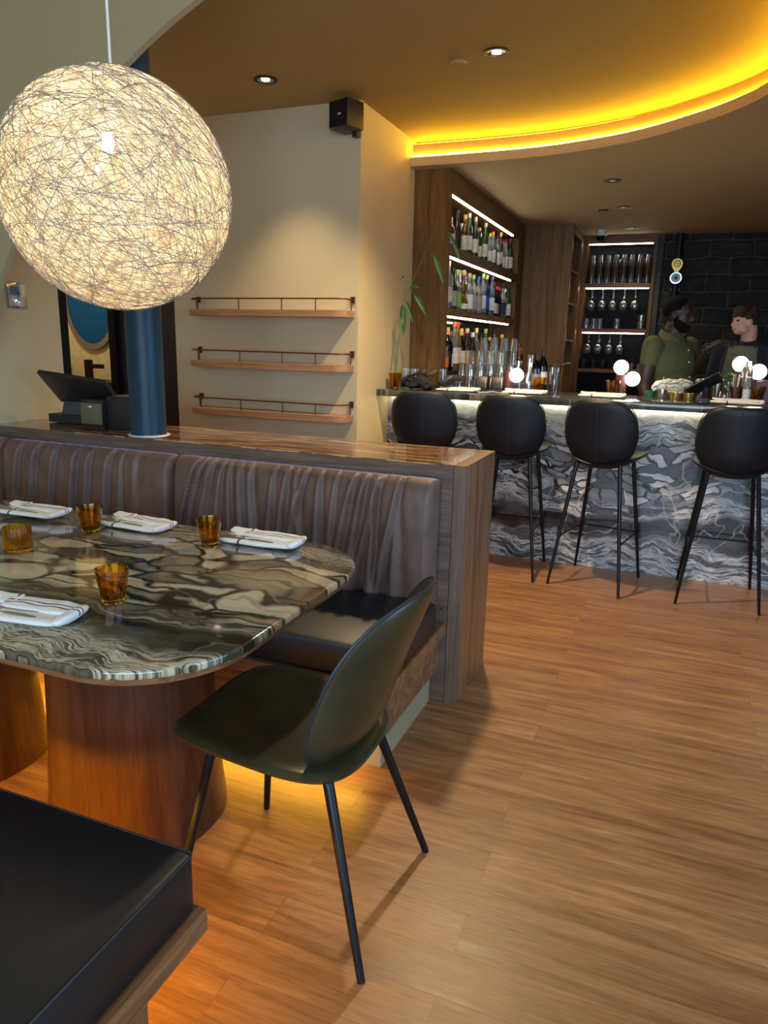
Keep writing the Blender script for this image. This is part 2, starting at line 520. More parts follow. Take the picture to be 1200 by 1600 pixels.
R_, G_, B_, K_ = (1, 0, 0), (0, 1, 0), (0, 0, 1), (0, 0, 0)
M['marble_bar'] = make_marble('marble_bar', (0, 2), ((0.010, 0.014, 0.020), (0.14, 0.18, 0.22), (0.84, 0.87, 0.92), (0.60, 0.60, 0.64)),
    [(0.0, R_), (0.20, R_), (0.25, K_), (0.35, K_), (0.39, R_), (0.46, R_), (0.50, G_), (0.78, G_), (0.82, R_), (0.93, R_), (0.99, B_)], 0.2, 1.0, (3.3, 0, 1.7))
M['marble_top'] = make_marble('marble_top', (0, 1), ((0.012, 0.016, 0.018), (0.14, 0.15, 0.14), (0.5, 0.5, 0.46), (0.3, 0.26, 0.2)),
    [(0.0, K_), (0.3, R_), (0.6, G_), (1, K_)], 0.15, 1.0, (8.3, 0, 4.7))
M['marble_table'] = make_marble('marble_table', (0, 1), ((0.010, 0.011, 0.009), (0.125, 0.108, 0.070), (0.56, 0.49, 0.34), (0.27, 0.17, 0.10)),
    [(0.0, R_), (0.12, R_), (0.17, K_), (0.26, K_), (0.31, R_), (0.37, G_), (0.80, G_), (0.86, R_), (1, R_)], 0.10, 1.0, (5.1, 0, 2.2), (0.96, 0.5), (5.5, 15), 0.2)
M['ledge_stone'] = make_ledge()



def velvet():
    m, nt, b = newmat('velvet')
    v = coords(nt, (1, 1, 1)); n = noise_n(nt, v, 9, 5, 0.6)
    r = ramp(nt, [(0.3, (0.095, 0.054, 0.040)), (0.7, (0.165, 0.100, 0.076))], n.outputs[0])
    nt.links.new(r.outputs[0], b.inputs['Base Color'])
    b.inputs['Roughness'].default_value = 0.55
    b.inputs['Sheen Weight'].default_value = 0.65; b.inputs['Sheen Roughness'].default_value = 0.25
    b.inputs['Sheen Tint'].default_value = (0.50, 0.58, 1.0, 1)  # blue of window light on the folds, put into the sheen
    bump(nt, b, noise_n(nt, v, 14, 4).outputs[0], 0.15, 0.01)
    return m


M['velvet'] = velvet()


def floor_mat():
    m, nt, b = newmat('oak_planks')
    v = coords(nt, (1, 1, 1), loc=(0.35, 0.003, 0))
    br = node(nt, 'ShaderNodeTexBrick', offset=0.37, offset_frequency=2)
    nt.links.new(v, br.inputs['Vector'])
    br.inputs['Scale'].default_value = 1.0; br.inputs['Brick Width'].default_value = 1.22; br.inputs['Row Height'].default_value = 0.1275
    br.inputs['Mortar Size'].default_value = 0.0008; br.inputs['Mortar Smooth'].default_value = 0.0; br.inputs['Bias'].default_value = 0
    br.inputs['Color1'].default_value = (0.0, 0.0, 0.0, 1); br.inputs['Color2'].default_value = (1, 1, 1, 1); br.inputs['Mortar'].default_value = (0.5, 0.5, 0.5, 1)
    # shift the grain from board to board
    off = node(nt, 'ShaderNodeVectorMath', operation='SCALE'); nt.links.new(br.outputs['Color'], off.inputs[0]); off.inputs['Scale'].default_value = 7.3
    ad = node(nt, 'ShaderNodeVectorMath', operation='ADD'); nt.links.new(v, ad.inputs[0]); nt.links.new(off.outputs[0], ad.inputs[1])
    mp = node(nt, 'ShaderNodeMapping'); mp.inputs['Scale'].default_value = (1.5, 17, 1); nt.links.new(ad.outputs[0], mp.inputs[0])
    n1 = noise_n(nt, mp.outputs[0], 1.6, 6, 0.62, 0.6)
    mp2 = node(nt, 'ShaderNodeMapping'); mp2.inputs['Scale'].default_value = (9, 120, 1); nt.links.new(ad.outputs[0], mp2.inputs[0])
    n2 = noise_n(nt, mp2.outputs[0], 1.5, 3, 0.6)
    r1 = ramp(nt, [(0.28, (0.175, 0.076, 0.028)), (0.5, (0.30, 0.142, 0.055)), (0.72, (0.43, 0.222, 0.095))], n1.outputs[0])
    r2 = ramp(nt, [(0.3, (0.72, 0.70, 0.68)), (0.6, (1.05, 1.05, 1.05))], n2.outputs[0])
    c = mixc(nt, 0.75, r1.outputs[0], r2.outputs[0], 'MULTIPLY')
    tone = ramp(nt, [(0.0, (0.88, 0.86, 0.84)), (1.0, (1.10, 1.10, 1.10))], br.outputs['Color'])
    c = mixc(nt, 1.0, c, tone.outputs[0], 'MULTIPLY')
    c = mixc(nt, mth(nt, 'MULTIPLY', br.outputs['Fac'], 0.5), c, (0.05, 0.028, 0.014))
    nt.links.new(c, b.inputs['Base Color'])
    rr = ramp(nt, [(0.3, (0.30, 0.30, 0.30)), (0.7, (0.46, 0.46, 0.46))], n1.outputs[0])
    nt.links.new(rr.outputs[0], b.inputs['Roughness'])
    bump(nt, b, mth(nt, 'SUBTRACT', n2.outputs[0], mth(nt, 'MULTIPLY', br.outputs['Fac'], 2.0)), 0.18, 0.002)
    return m


M['floor'] = floor_mat()


def brick_mat():
    m, nt, b = newmat('dark_stone_courses')
    tc = node(nt, 'ShaderNodeTexCoord'); sp = node(nt, 'ShaderNodeSeparateXYZ'); nt.links.new(tc.outputs['Object'], sp.inputs[0])
    cb = node(nt, 'ShaderNodeCombineXYZ'); nt.links.new(sp.outputs[0], cb.inputs[0]); nt.links.new(sp.outputs[2], cb.inputs[1])
    n0 = noise_n(nt, cb.outputs[0], 4, 3)
    wv = node(nt, 'ShaderNodeVectorMath', operation='MULTIPLY_ADD'); nt.links.new(n0.outputs['Color'], wv.inputs[0]); wv.inputs[1].default_value = (0.09, 0.09, 0); nt.links.new(cb.outputs[0], wv.inputs[2])
    br = node(nt, 'ShaderNodeTexBrick'); nt.links.new(wv.outputs[0], br.inputs['Vector'])
    br.inputs['Scale'].default_value = 1; br.inputs['Brick Width'].default_value = 0.42; br.inputs['Row Height'].default_value = 0.17; br.inputs['Mortar Size'].default_value = 0.022
    br.inputs['Mortar Smooth'].default_value = 0.6
    br.inputs['Color1'].default_value = (0.012, 0.015, 0.019, 1); br.inputs['Color2'].default_value = (0.028, 0.030, 0.030, 1); br.inputs['Mortar'].default_value = (0.055, 0.048, 0.036, 1)
    n = noise_n(nt, cb.outputs[0], 12, 5)
    c = mixc(nt, 0.8, br.outputs['Color'], ramp(nt, [(0.3, (0.4, 0.4, 0.4)), (0.7, (1.5, 1.5, 1.4))], n.outputs[0]).outputs[0], 'MULTIPLY')
    nt.links.new(c, b.inputs['Base Color']); b.inputs['Roughness'].default_value = 0.8
    bump(nt, b, mth(nt, 'SUBTRACT', n.outputs[0], mth(nt, 'MULTIPLY', br.outputs['Fac'], 1.5)), 0.7, 0.03)
    return m


M['brick'] = brick_mat()


def shade_mat():
    m, nt, b = newmat('fibre_shade')
    out = nt.nodes['Material Output']; nt.nodes.remove(b)
    v = coords(nt, (1, 1, 1), rot=(0.5, 0.3, 0.6)); v2 = node(nt, 'ShaderNodeMapping'); v2.inputs['Scale'].default_value = (8, 55, 26); nt.links.new(v, v2.inputs[0])
    n = noise_n(nt, v2.outputs[0], 1.0, 4, 0.65, 0.5)
    n2 = noise_n(nt, v, 16, 4, 0.6)
    a = ramp(nt, [(0.38, (0.62, 0.48, 0.30)), (0.55, (0.95, 0.83, 0.60))], n.outputs[0])
    c = mixc(nt, 0.6, a.outputs[0], ramp(nt, [(0.35, (0.60, 0.55, 0.48)), (0.6, (1, 1, 1))], n2.outputs[0]).outputs[0], 'MULTIPLY')
    tl = node(nt, 'ShaderNodeBsdfTranslucent'); df = node(nt, 'ShaderNodeBsdfDiffuse'); tp = node(nt, 'ShaderNodeBsdfTransparent')
    nt.links.new(c, tl.inputs[0]); nt.links.new(c, df.inputs[0])
    m1 = node(nt, 'ShaderNodeMixShader'); m1.inputs[0].default_value = 0.35; nt.links.new(tl.outputs[0], m1.inputs[1]); nt.links.new(df.outputs[0], m1.inputs[2])
    m2 = node(nt, 'ShaderNodeMixShader'); nt.links.new(ramp(nt, [(0.50, (0, 0, 0)), (0.66, (0.22, 0.22, 0.22))], n2.outputs[0]).outputs[0], m2.inputs[0])
    nt.links.new(m1.outputs[0], m2.inputs[1]); nt.links.new(tp.outputs[0], m2.inputs[2])
    nt.links.new(m2.outputs[0], out.inputs[0])
    return m


M['shade'] = shade_mat()
M['fibre'] = plain('fibre', (0.27, 0.245, 0.22), 0.7, var=0.2)


def napkin_mat(name, ax, lines):
    m, nt, b = newmat(name)
    tc = node(nt, 'ShaderNodeTexCoord'); sp = node(nt, 'ShaderNodeSeparateXYZ'); nt.links.new(tc.outputs['Object'], sp.inputs[0])
    x = mth(nt, 'ADD', sp.outputs[ax], 0.5)
    st = [(0.0, (0, 0, 0))]
    for p, w in lines: st += [(0.5 + p, (1, 1, 1)), (0.5 + p + w, (0, 0, 0))]
    c = mixc(nt, ramp(nt, st, x, 'CONSTANT').outputs[0], (0.80, 0.80, 0.80), (0.11, 0.014, 0.03))
    nt.links.new(c, b.inputs['Base Color']); b.inputs['Roughness'].default_value = 0.9
    v = coords(nt, (1, 1, 1)); bump(nt, b, noise_n(nt, v, 45, 3).outputs[0], 0.35, 0.006)
    return m


M['napkin2'] = napkin_mat('napkin_long', 1, [(0.008, 0.006), (0.022, 0.002)])
M['napkin'] = napkin_mat('napkin', 0, [(-0.062, 0.009), (-0.046, 0.003)])


# ================================================================== THE SETTING
def sbox(name, x0, x1, y0, y1, z0, z1, mat, **k):
    o = MB().box(x0, x1, y0, y1, z0, z1).build(name, mat, smooth=False)
    return struct(o, **k)


sbox('floor', -5.6, 3.5, -2.9, 8.9, -0.06, 0.0, M['floor'])
sbox('wall_left', -3.26, -3.10, -2.9, 3.09, 0, 3.0, M['cream'])
sbox('wall_shelf', -3.23, -1.866, 4.19, 8.9, 0, 2.76, M['shelfwall'])
sbox('wall_bar_side', -1.866, -1.862, 4.193, 5.13, 0, 2.76, M['cream'])
sbox('wall_far', -0.348, 3.5, 8.66, 8.9, 0, 2.58, M['brick'])
sbox('wall_far_cabinet_side', -1.866, -0.348, 8.96, 9.1, 0, 2.58, M['dark_panel'])
sbox('ceiling', -5.6, 3.5, 2.561, 9.1, 2.76, 2.86, M['ceil'])
sbox('ceiling_front', -3.26, 3.5, -2.9, 2.56, 3.0, 3.1, M['cream'])
sbox('wall_bathroom', -5.6, -3.4, 5.0, 5.1, 0, 2.76, plain('tile_cream', (0.72, 0.62, 0.36), 0.5, var=0.12, vscale=18, bmp=0.3, bscale=30))
sbox('wall_bathroom_left', -5.6, -5.5, 2.9, 5.1, 0, 2.76, M['cream'])
sbox('wall_bathroom_front', -5.6, -3.26, 2.95, 3.05, 0, 2.76, M['cream'])
# door of the bathroom, dark navy and its black jambs
d1 = sbox('door_1', -3.80, -3.232, 4.28, 4.32, 0, 2.3, M['navy'])
MB().box(-3.86, -3.80, 4.24, 4.34, 0, 2.34).build('door_frame', M['dark_panel'], d1, smooth=False)
MB().box(-3.112, -3.095, 3.05, 3.10, 0.0, 2.3).build('door_frame', M['dark_panel'], d1, smooth=False)

# street walls behind the photographer with their windows
def wall_with_window(name, along, a0, a1, at, th, w0, w1, wz0, wz1, H, mat):
    mb = MB()
    def bx(p0, p1, z0, z1):
        if along == 'x': mb.box(p0, p1, at, at + th, z0, z1)
        else: mb.box(at, at + th, p0, p1, z0, z1)
    bx(a0, w0, 0, H); bx(w1, a1, 0, H); bx(w0, w1, 0, wz0); bx(w0, w1, wz1, H)
    return struct(mb.build(name, mat, smooth=False))


wall_with_window('wall_street', 'x', -3.26, 3.5, -2.9, 0.14, -1.5, 2.7, 0.75, 2.65, 3.0, M['cream'])
wall_with_window('wall_right', 'y', -2.9, 9.1, 3.4, 0.14, 0.1, 3.1, 0.65, 2.55, 3.0, M['cream'])
def window(n, along, w0, w1, at, z0, z1, bars):
    mb = MB(); t = 0.05
    def bx(p0, p1, q0, q1):
        if along == 'x': mb.box(p0, p1, at, at + 0.06, q0, q1)
        else: mb.box(at, at + 0.06, p0, p1, q0, q1)
    bx(w0, w0 + t, z0, z1); bx(w1 - t, w1, z0, z1); bx(w0 + t, w1 - t, z0, z0 + t); bx(w0 + t, w1 - t, z1 - t, z1)
    for i in range(1, bars):
        c = w0 + (w1 - w0) * i / bars; bx(c - t / 2, c + t / 2, z0 + t, z1 - t)
    w = struct(mb.build('window_%d' % n, M['black_metal'], smooth=False))
    g = MB()
    if along == 'x': g.box(w0 + t, w1 - t, at + 0.02, at + 0.028, z0 + t, z1 - t)
    else: g.box(at + 0.02, at + 0.028, w0 + t, w1 - t, z0 + t, z1 - t)
    g.build('pane', M['clear'], w, smooth=False)


window(1, 'x', -1.5, 2.7, -2.86, 0.75, 2.65, 4)
window(2, 'y', 0.1, 3.1, 3.42, 0.65, 2.55, 3)

# plaster arch between the dining room and the bar room
acx, acz, ar = -0.928, 0.516, 2.279
pts = []
zs0 = 0.975
a_start = math.asin((zs0 - acz) / ar)
for i in range(49):
    a = PI - a_start - (PI - 2 * a_start) * i / 48
    pts.append((acx + ar * math.cos(a), acz + ar * math.sin(a)))
pts[0] = (-3.0999, zs0)
poly = [(-3.0999, zs0)] + [p for p in pts[1:] if p[0] > -3.09] + [(3.39, zs0), (3.39, 2.9999), (-3.0999, 2.9999)]
bm = MB()
mrot = Matrix(((1, 0, 0, 0), (0, 0, 1, 0), (0, 1, 0, 0), (0, 0, 0, 1)))
bm.prism(poly, 2.53, 2.5605, m=mrot)
struct(bm.build('wall_arch', M['arch'], angle=20))
sbox('wall_arch_pier', pts[-1][0], 3.39, 2.53, 2.5605, 0, zs0 + 0.001, M['arch'])

# dropped ceiling over the bar with its curved, lit edge
cp = [(-1.862, 5.02), (-1.363, 5.018), (-0.94, 4.982), (-0.539, 4.86), (-0.30, 4.73), (-0.12, 4.585), (0.045, 4.43), (0.175, 4.26), (0.262, 4.09), (0.318, 3.88), (0.35, 3.6), (0.36, 3.2), (0.36, 2.585)]


def smooth_path(P, n=8):
    out = []
    for i in range(len(P) - 1):
        p0 = Vector(P[max(i - 1, 0)]); p1 = Vector(P[i]); p2 = Vector(P[i + 1]); p3 = Vector(P[min(i + 2, len(P) - 1)])
        for k in range(n):
            t = k / n
            out.append(0.5 * ((2 * p1) + (-p0 + p2) * t + (2 * p0 - 5 * p1 + 4 * p2 - p3) * t * t + (-p0 + 3 * p1 - 3 * p2 + p3) * t ** 3))
    out.append(Vector(P[-1])); return out


CP = smooth_path(cp)


def offset(P, d):
    """positive d moves away from the open room, into the dropped ceiling"""
    out = []
    for i, p in enumerate(P):
        t = (P[min(i + 1, len(P) - 1)] - P[max(i - 1, 0)]).normalized()
        q = p + Vector((-t.y, t.x)) * d
        out.append(q)
    out[0].x = P[0].x; out[-1].y = P[-1].y
    return out


def drop_poly(P): return [(p.x, p.y) for p in P] + [(3.39, 2.585), (3.39, 8.95), (-1.862, 8.95)]


o = MB().prism(drop_poly(CP), 2.58, 2.637).build('ceiling_bar', M['ceil_low'], smooth=False); struct(o)
o = MB().prism(drop_poly(offset(CP, 0.06)), 2.6371, 2.732).build('trim_1', M['ceil'], smooth=False); struct(o)


def ribbon(name, P, w, z0, z1, mat):
    mb = MB(); Q = offset(P, w)
    a = [[mb.bm.verts.new((p.x, p.y, z)) for p in P] for z in (z0, z1)]
    b = [[mb.bm.verts.new((p.x, p.y, z)) for p in Q] for z in (z0, z1)]
    n = len(P)
    for i in range(n - 1):
        for q in ((a[0][i], a[0][i + 1], a[1][i + 1], a[1][i]), (b[0][i], b[1][i], b[1][i + 1], b[0][i + 1]),
                  (a[1][i], a[1][i + 1], b[1][i + 1], b[1][i]), (a[0][i], b[0][i], b[0][i + 1], a[0][i + 1])):
            mb.bm.faces.new(q)
    for i in (0, n - 1): mb.bm.faces.new((a[0][i], a[1][i], b[1][i], b[0][i]))
    return mb.build(name, mat, smooth=False)


tag(ribbon('light_strip', offset(CP, 0.044), 0.012, 2.638, 2.660, M['led_cove']), 'yellow light strip glowing along the lower lip of the curved ceiling cove', 'light strip')
tag(ribbon('light_strip', offset(CP, 0.085), 0.012, 2.733, 2.740, M['led_cove']), 'yellow light strip glowing in the upper gap of the curved ceiling cove', 'light strip')

# recessed downlights
def downlight(x, y, z, r, on, label, power=0, group=None, cone=2.1):
    t = thing('downlight', label, 'ceiling light', (x, y, z), 0, group)
    part('trim_ring', MB().lathe([(r * 0.70, 0), (r * 0.72, -0.006), (r, -0.006), (r, 0), (r * 0.70, 0.0)], 40), M['black_metal'], t)
    part('baffle', MB().lathe([(r * 0.70, -0.004), (r * 0.50, 0.0), (0, 0.0)], 32), M['steel'] if on else M['black_metal'], t, fix=False).location.z = -0.0015
    part('lens', MB().lathe([(0, -0.0025), (r * 0.36, -0.0025), (r * 0.36, -0.0045), (0, -0.0045)], 24), M['lens'] if on else M['lens_dim'], t)
    if power:
        light('downlight_beam_or_fill', 'SPOT', (x, y, z - 0.02), power, (1.0, 0.74, 0.42), 0.05, aim=(x, y, 0), spot=cone, blend=0.75)  # beam of a lit fixture, added fill under an unlit one
    return t


downlight(-2.216, 3.724, 2.76, 0.062, True, 'lit black downlight in the high ceiling left of the wall speaker', 72, cone=1.5)
downlight(-0.964, 3.738, 2.76, 0.062, True, 'lit black downlight in the high ceiling before the yellow cove', 250, cone=2.1)
downlight(-0.594, 5.826, 2.58, 0.062, False, 'black downlight in the low bar ceiling, nearest of the three there', 50)  # these three look unlit; beams added to brighten the bar ceiling
downlight(-0.596, 6.934, 2.58, 0.062, False, 'black downlight in the low bar ceiling, middle of the three there', 36)
downlight(-0.599, 8.114, 2.58, 0.062, False, 'black downlight in the low bar ceiling, closest to the glass cabinet', 24)
t = thing('smoke_detector', 'flat cream round cap on the ceiling left of the brighter downlight', 'smoke detector', (-1.174, 3.814, 2.76))
part('cap', MB().lathe([(0.045, 0), (0.045, -0.008), (0.040, -0.012), (0, -0.012)], 32), M['ceil'], t)
t = thing('smoke_detector', 'small flat round cap on the low bar ceiling beside a downlight', 'smoke detector', (-0.77, 7.019, 2.58))
part('cap', MB().lathe([(0.045, 0), (0.045, -0.008), (0.040, -0.012), (0, -0.012)], 32), M['black_plastic'], t)

# ================================================================== HALF WALL AND BANQUETTE
X1 = -0.690
t = half = thing('half_wall', 'walnut clad half wall with glossy brown stone ledge behind the banquette', 'half wall', (0, 0, 0))
part('core', MB().box(-3.0999, -0.75, 2.585, 2.985, 0, 0.925), M['walnut_grey'], t, smooth=False)
part('front_board', MB().box(-3.0999, -0.7405, 2.562, 2.585, 0.0, 0.968, bevel=0.001), M['walnut_grey'], t, smooth=False)
part('front_stile', MB().box(-0.7385, X1 - 0.001, 2.562, 2.60, 0.0, 0.968, bevel=0.001), M['walnut_greyz'], t, smooth=False)
part('end_panel', MB().box(-0.712, X1, 2.6005, 3.012, 0.0, 0.968, bevel=0.0015), M['walnut_z'], t, smooth=False)
part('back_board', MB().box(-3.0999, -0.713, 2.985, 3.010, 0, 0.968), M['walnut_z'], t, smooth=False)
part('top_edge', MB().box(-0.741, X1, 2.562, 3.012, 0.9685, 0.971), M['cab_y'], t, smooth=False)
part('stone_ledge', MB().box(-3.0999, -0.7415, 2.565, 3.009, 0.925, 0.971, bevel=0.001), M['ledge_stone'], t, smooth=False)
for z in (0.40, 0.30, 0.20):
    part('screw', MB().lathe([(0, 0), (0.0035, 0), (0.0035, 0.004), (0, 0.004)], 10, m=Matrix.Translation((-0.765, 2.5615, z)) @ Matrix.Rotation(PI / 2, 4, 'X')), M['steel'], t)

# velvet backrest panels with their gathered creases
seams = [-3.09, -2.931, -1.953, -0.782]
rnd = random.Random(3)


def velvet_panel(x0, x1, creases, t):
    sec = [(2.560, 0.885), (2.552, 0.912), (2.530, 0.923), (2.500, 0.922), (2.475, 0.908), (2.458, 0.880), (2.450, 0.84), (2.446, 0.78), (2.443, 0.72), (2.441, 0.66), (2.440, 0.60), (2.442, 0.54), (2.447, 0.49), (2.458, 0.45), (2.48, 0.425), (2.52, 0.415), (2.56, 0.415)]
    n = max(40, int((x1 - x0) / 0.0045)); m = len(sec) * 3
    def f(u, v):
        x = x0 + (x1 - x0) * u
        k = v * (len(sec) - 1); i = min(int(k), len(sec) - 2); q = k - i
        y = sec[i][0] * (1 - q) + sec[i + 1][0] * q; z = sec[i][1] * (1 - q) + sec[i + 1][1] * q
        d = min(x - x0, x1 - x)
        e = 1 if d > 0.03 else math.sqrt(max(0.0, 1 - (1 - d / 0.03) ** 2))
        y = 2.56 - (2.56 - y) * (0.25 + 0.75 * e)
        if d < 0.03 and z > 0.8: z -= (1 - e) * 0.012
        if d < 0.03 and z < 0.5: z += (1 - e) * 0.012
        s = 0
        low = max(0.0, min(1.0, (0.935 - z) / 0.5))
        for xc, lean, w, amp, bias in creases:
            c = xc + lean * (z - 0.65)
            dx = (x - c) / (w * (0.55 + 1.0 * low))
            if abs(dx) < 4:
                s += 2.4 * amp * (0.45 + 0.55 * low if bias else 1.1 - 0.6 * low) * (math.exp(-dx * dx) - 0.55 * math.exp(-(dx - 1.5) ** 2 / 1.6))
        s += 0.004 * noise.noise(Vector((x * 6, z * 4, 1.3))) + 0.0015 * noise.noise(Vector((x * 30, z * 9, 5)))
        return (x, y - s * min(1, max(0, (2.56 - y) / 0.08)) * e, z)
    part('backrest_panel', MB().grid(f, n, m), M['velvet'], t, angle=180)


ban = thing('banquette', 'long banquette with gathered brown velvet backrest and black seat cushion', 'banquette', (0, 0, 0))
velvet_panel(-3.09, -2.935, [(-3.02, 0.05, 0.01, 0.008, 1)], ban)
velvet_panel(-2.927, -1.957, [(-2.86 + 0.01, 0.16, 0.011, 0.010, 0), (-2.74, 0.14, 0.011, 0.012, 0), (-2.63, 0.15, 0.010, 0.010, 0), (-2.50, 0.13, 0.011, 0.012, 0), (-2.42, 0.12, 0.011, 0.010, 0), (-2.31, 0.13, 0.011, 0.012, 0), (-2.22, 0.02, 0.009, 0.008, 1), (-2.15, 0.03, 0.02, 0.003, 0)], ban)
cr = []
for px, ln in ((-1.90, 0.30), (-1.86, 0.30), (-1.80, 0.20), (-1.72, 0.10), (-1.655, -0.02), (-1.60, -0.05), (-1.55, -0.05), (-1.47, 0.06), (-1.42, 0.10), (-1.38, 0.25), (-1.34, -0.06), (-1.255, 0.02), (-1.20, 0.08), (-1.16, 0.20), (-1.10, 0.16), (-1.06, 0.24), (-1.02, 0.04), (-0.965, 0.18), (-0.93, 0.02)):
    cr.append((px, ln, rnd.uniform(0.009, 0.017), rnd.uniform(0.008, 0.015), 1 if px > -1.75 else 0))
velvet_panel(-1.949, -0.782, cr, ban)
part('seat_cushion', MB().box(-3.095, -0.745, 1.955, 2.445, 0.352, 0.470, bevel=0.018), M['leather_black'], ban)
part('rail', MB().box(-3.095, -0.742, 1.945, 2.559, 0.300, 0.350, bevel=0.002), M['walnut_x'], ban, smooth=False)
part('base_panel', MB().box(-3.095, -0.768, 1.972, 2.559, 0.150, 0.299), M['walnut_x'], ban, smooth=False)
part('kick_board', MB().box(-3.095, -0.800, 2.04, 2.559, 0.0, 0.1499), M['beige_kick'], ban, smooth=False)
tag(MB().box(-3.05, -0.86, 2.012, 2.024, 0.141, 0.149).build('light_strip', M['led_floor'], smooth=False), 'amber light strip glowing under the banquette before the half wall', 'light strip')

ben = thing('bench', 'black leather cushioned bench on walnut base in the near left corner', 'bench', (0, 0, 0))
part('seat_cushion', MB().box(-3.095, -0.768, 0.36, 0.985, 0.318, 0.452, bevel=0.013), M['leather_black'], ben)
part('piping', MB().tube([(-3.05, 0.983, 0.449), (-0.775, 0.983, 0.449), (-0.7675, 0.976, 0.449), (-0.7675, 0.37, 0.449)], 0.0022, 6), M['seam'], ben)
part('rail', MB().box(-3.095, -0.752, 0.34, 0.998, 0.266, 0.3175, bevel=0.003), M['walnut_y'], ben, smooth=False)
part('base_panel', MB().box(-3.095, -0.757, 0.34, 0.822, 0.0, 0.2655), M['walnut_z'], ben, smooth=False)
tag(MB().box(-3.05, -0.80, 0.845, 0.862, 0.240, 0.265).build('light_strip', M['led_floor'], smooth=False), 'amber light strip glowing under the near bench', 'light strip')

# ================================================================== TABLE
def rrect(x0, x1, y0, y1, r, n=14):
    out = []
    for cx, cy, a0 in ((x1 - r, y1 - r, 0), (x0 + r, y1 - r, 90), (x0 + r, y0 + r, 180), (x1 - r, y0 + r, 270)):
        for i in range(n + 1):
            a = math.radians(a0 + 90 * i / n); out.append((cx + r * math.cos(a), cy + r * math.sin(a)))
    return out


def layered(polyf, levels):
    mb = MB(); rings = []
    for ins, z in levels: rings.append([mb.bm.verts.new((x, y, z)) for x, y in polyf(ins)])
    n = len(rings[0])
    for A, B in zip(rings, rings[1:]):
        for i in range(n): mb.bm.faces.new((A[i], A[(i + 1) % n], B[(i + 1) % n], B[i]))
    mb.bm.faces.new(rings[0][::-1]); mb.bm.faces.new(rings[-1])
    return mb


tab = thing('dining_table', 'long marble topped table with rounded corners on two oval walnut drums', 'table', (-1.77, 1.54, 0))
TX0, TX1, TY0, TY1 = -0.95, 0.95, -0.52, 0.522
pf = lambda i: rrect(TX0 + i, TX1 - i, TY0 + i, TY1 - i, 0.27 - i)
part('marble_top', layered(pf, [(0.006, 0.7375), (0.001, 0.740), (0, 0.744), (0, 0.753), (0.002, 0.758), (0.007, 0.760)]), M['marble_table'], tab, angle=60)
part('wood_underlay', layered(pf, [(0.04, 0.712), (0.012, 0.722), (0.006, 0.7374)]), M['walnut_x'], tab)
for cx in (-0.375, 0.365):
    def oval(k, zz): return None
    mb = MB(); rings = []
    for z, w, d in ((0.0, 0.262, 0.232), (0.02, 0.262, 0.232), (0.10, 0.254, 0.225), (0.25, 0.243, 0.216), (0.45, 0.235, 0.209), (0.711, 0.230, 0.205)):
        ring = []
        for i in range(48):
            a = 2 * PI * i / 48; c, s_ = math.cos(a), math.sin(a)
            ring.append(mb.bm.verts.new((cx + w * math.copysign(abs(c) ** 0.85, c), 0.01 + d * math.copysign(abs(s_) ** 0.85, s_), z)))
        rings.append(ring)
    for A, B in zip(rings, rings[1:]):
        for i in range(48): mb.bm.faces.new((A[i], A[(i + 1) % 48], B[(i + 1) % 48], B[i]))
    mb.bm.faces.new(rings[0][::-1]); mb.bm.faces.new(rings[-1])
    part('drum_leg', mb, M['drum'], tab)

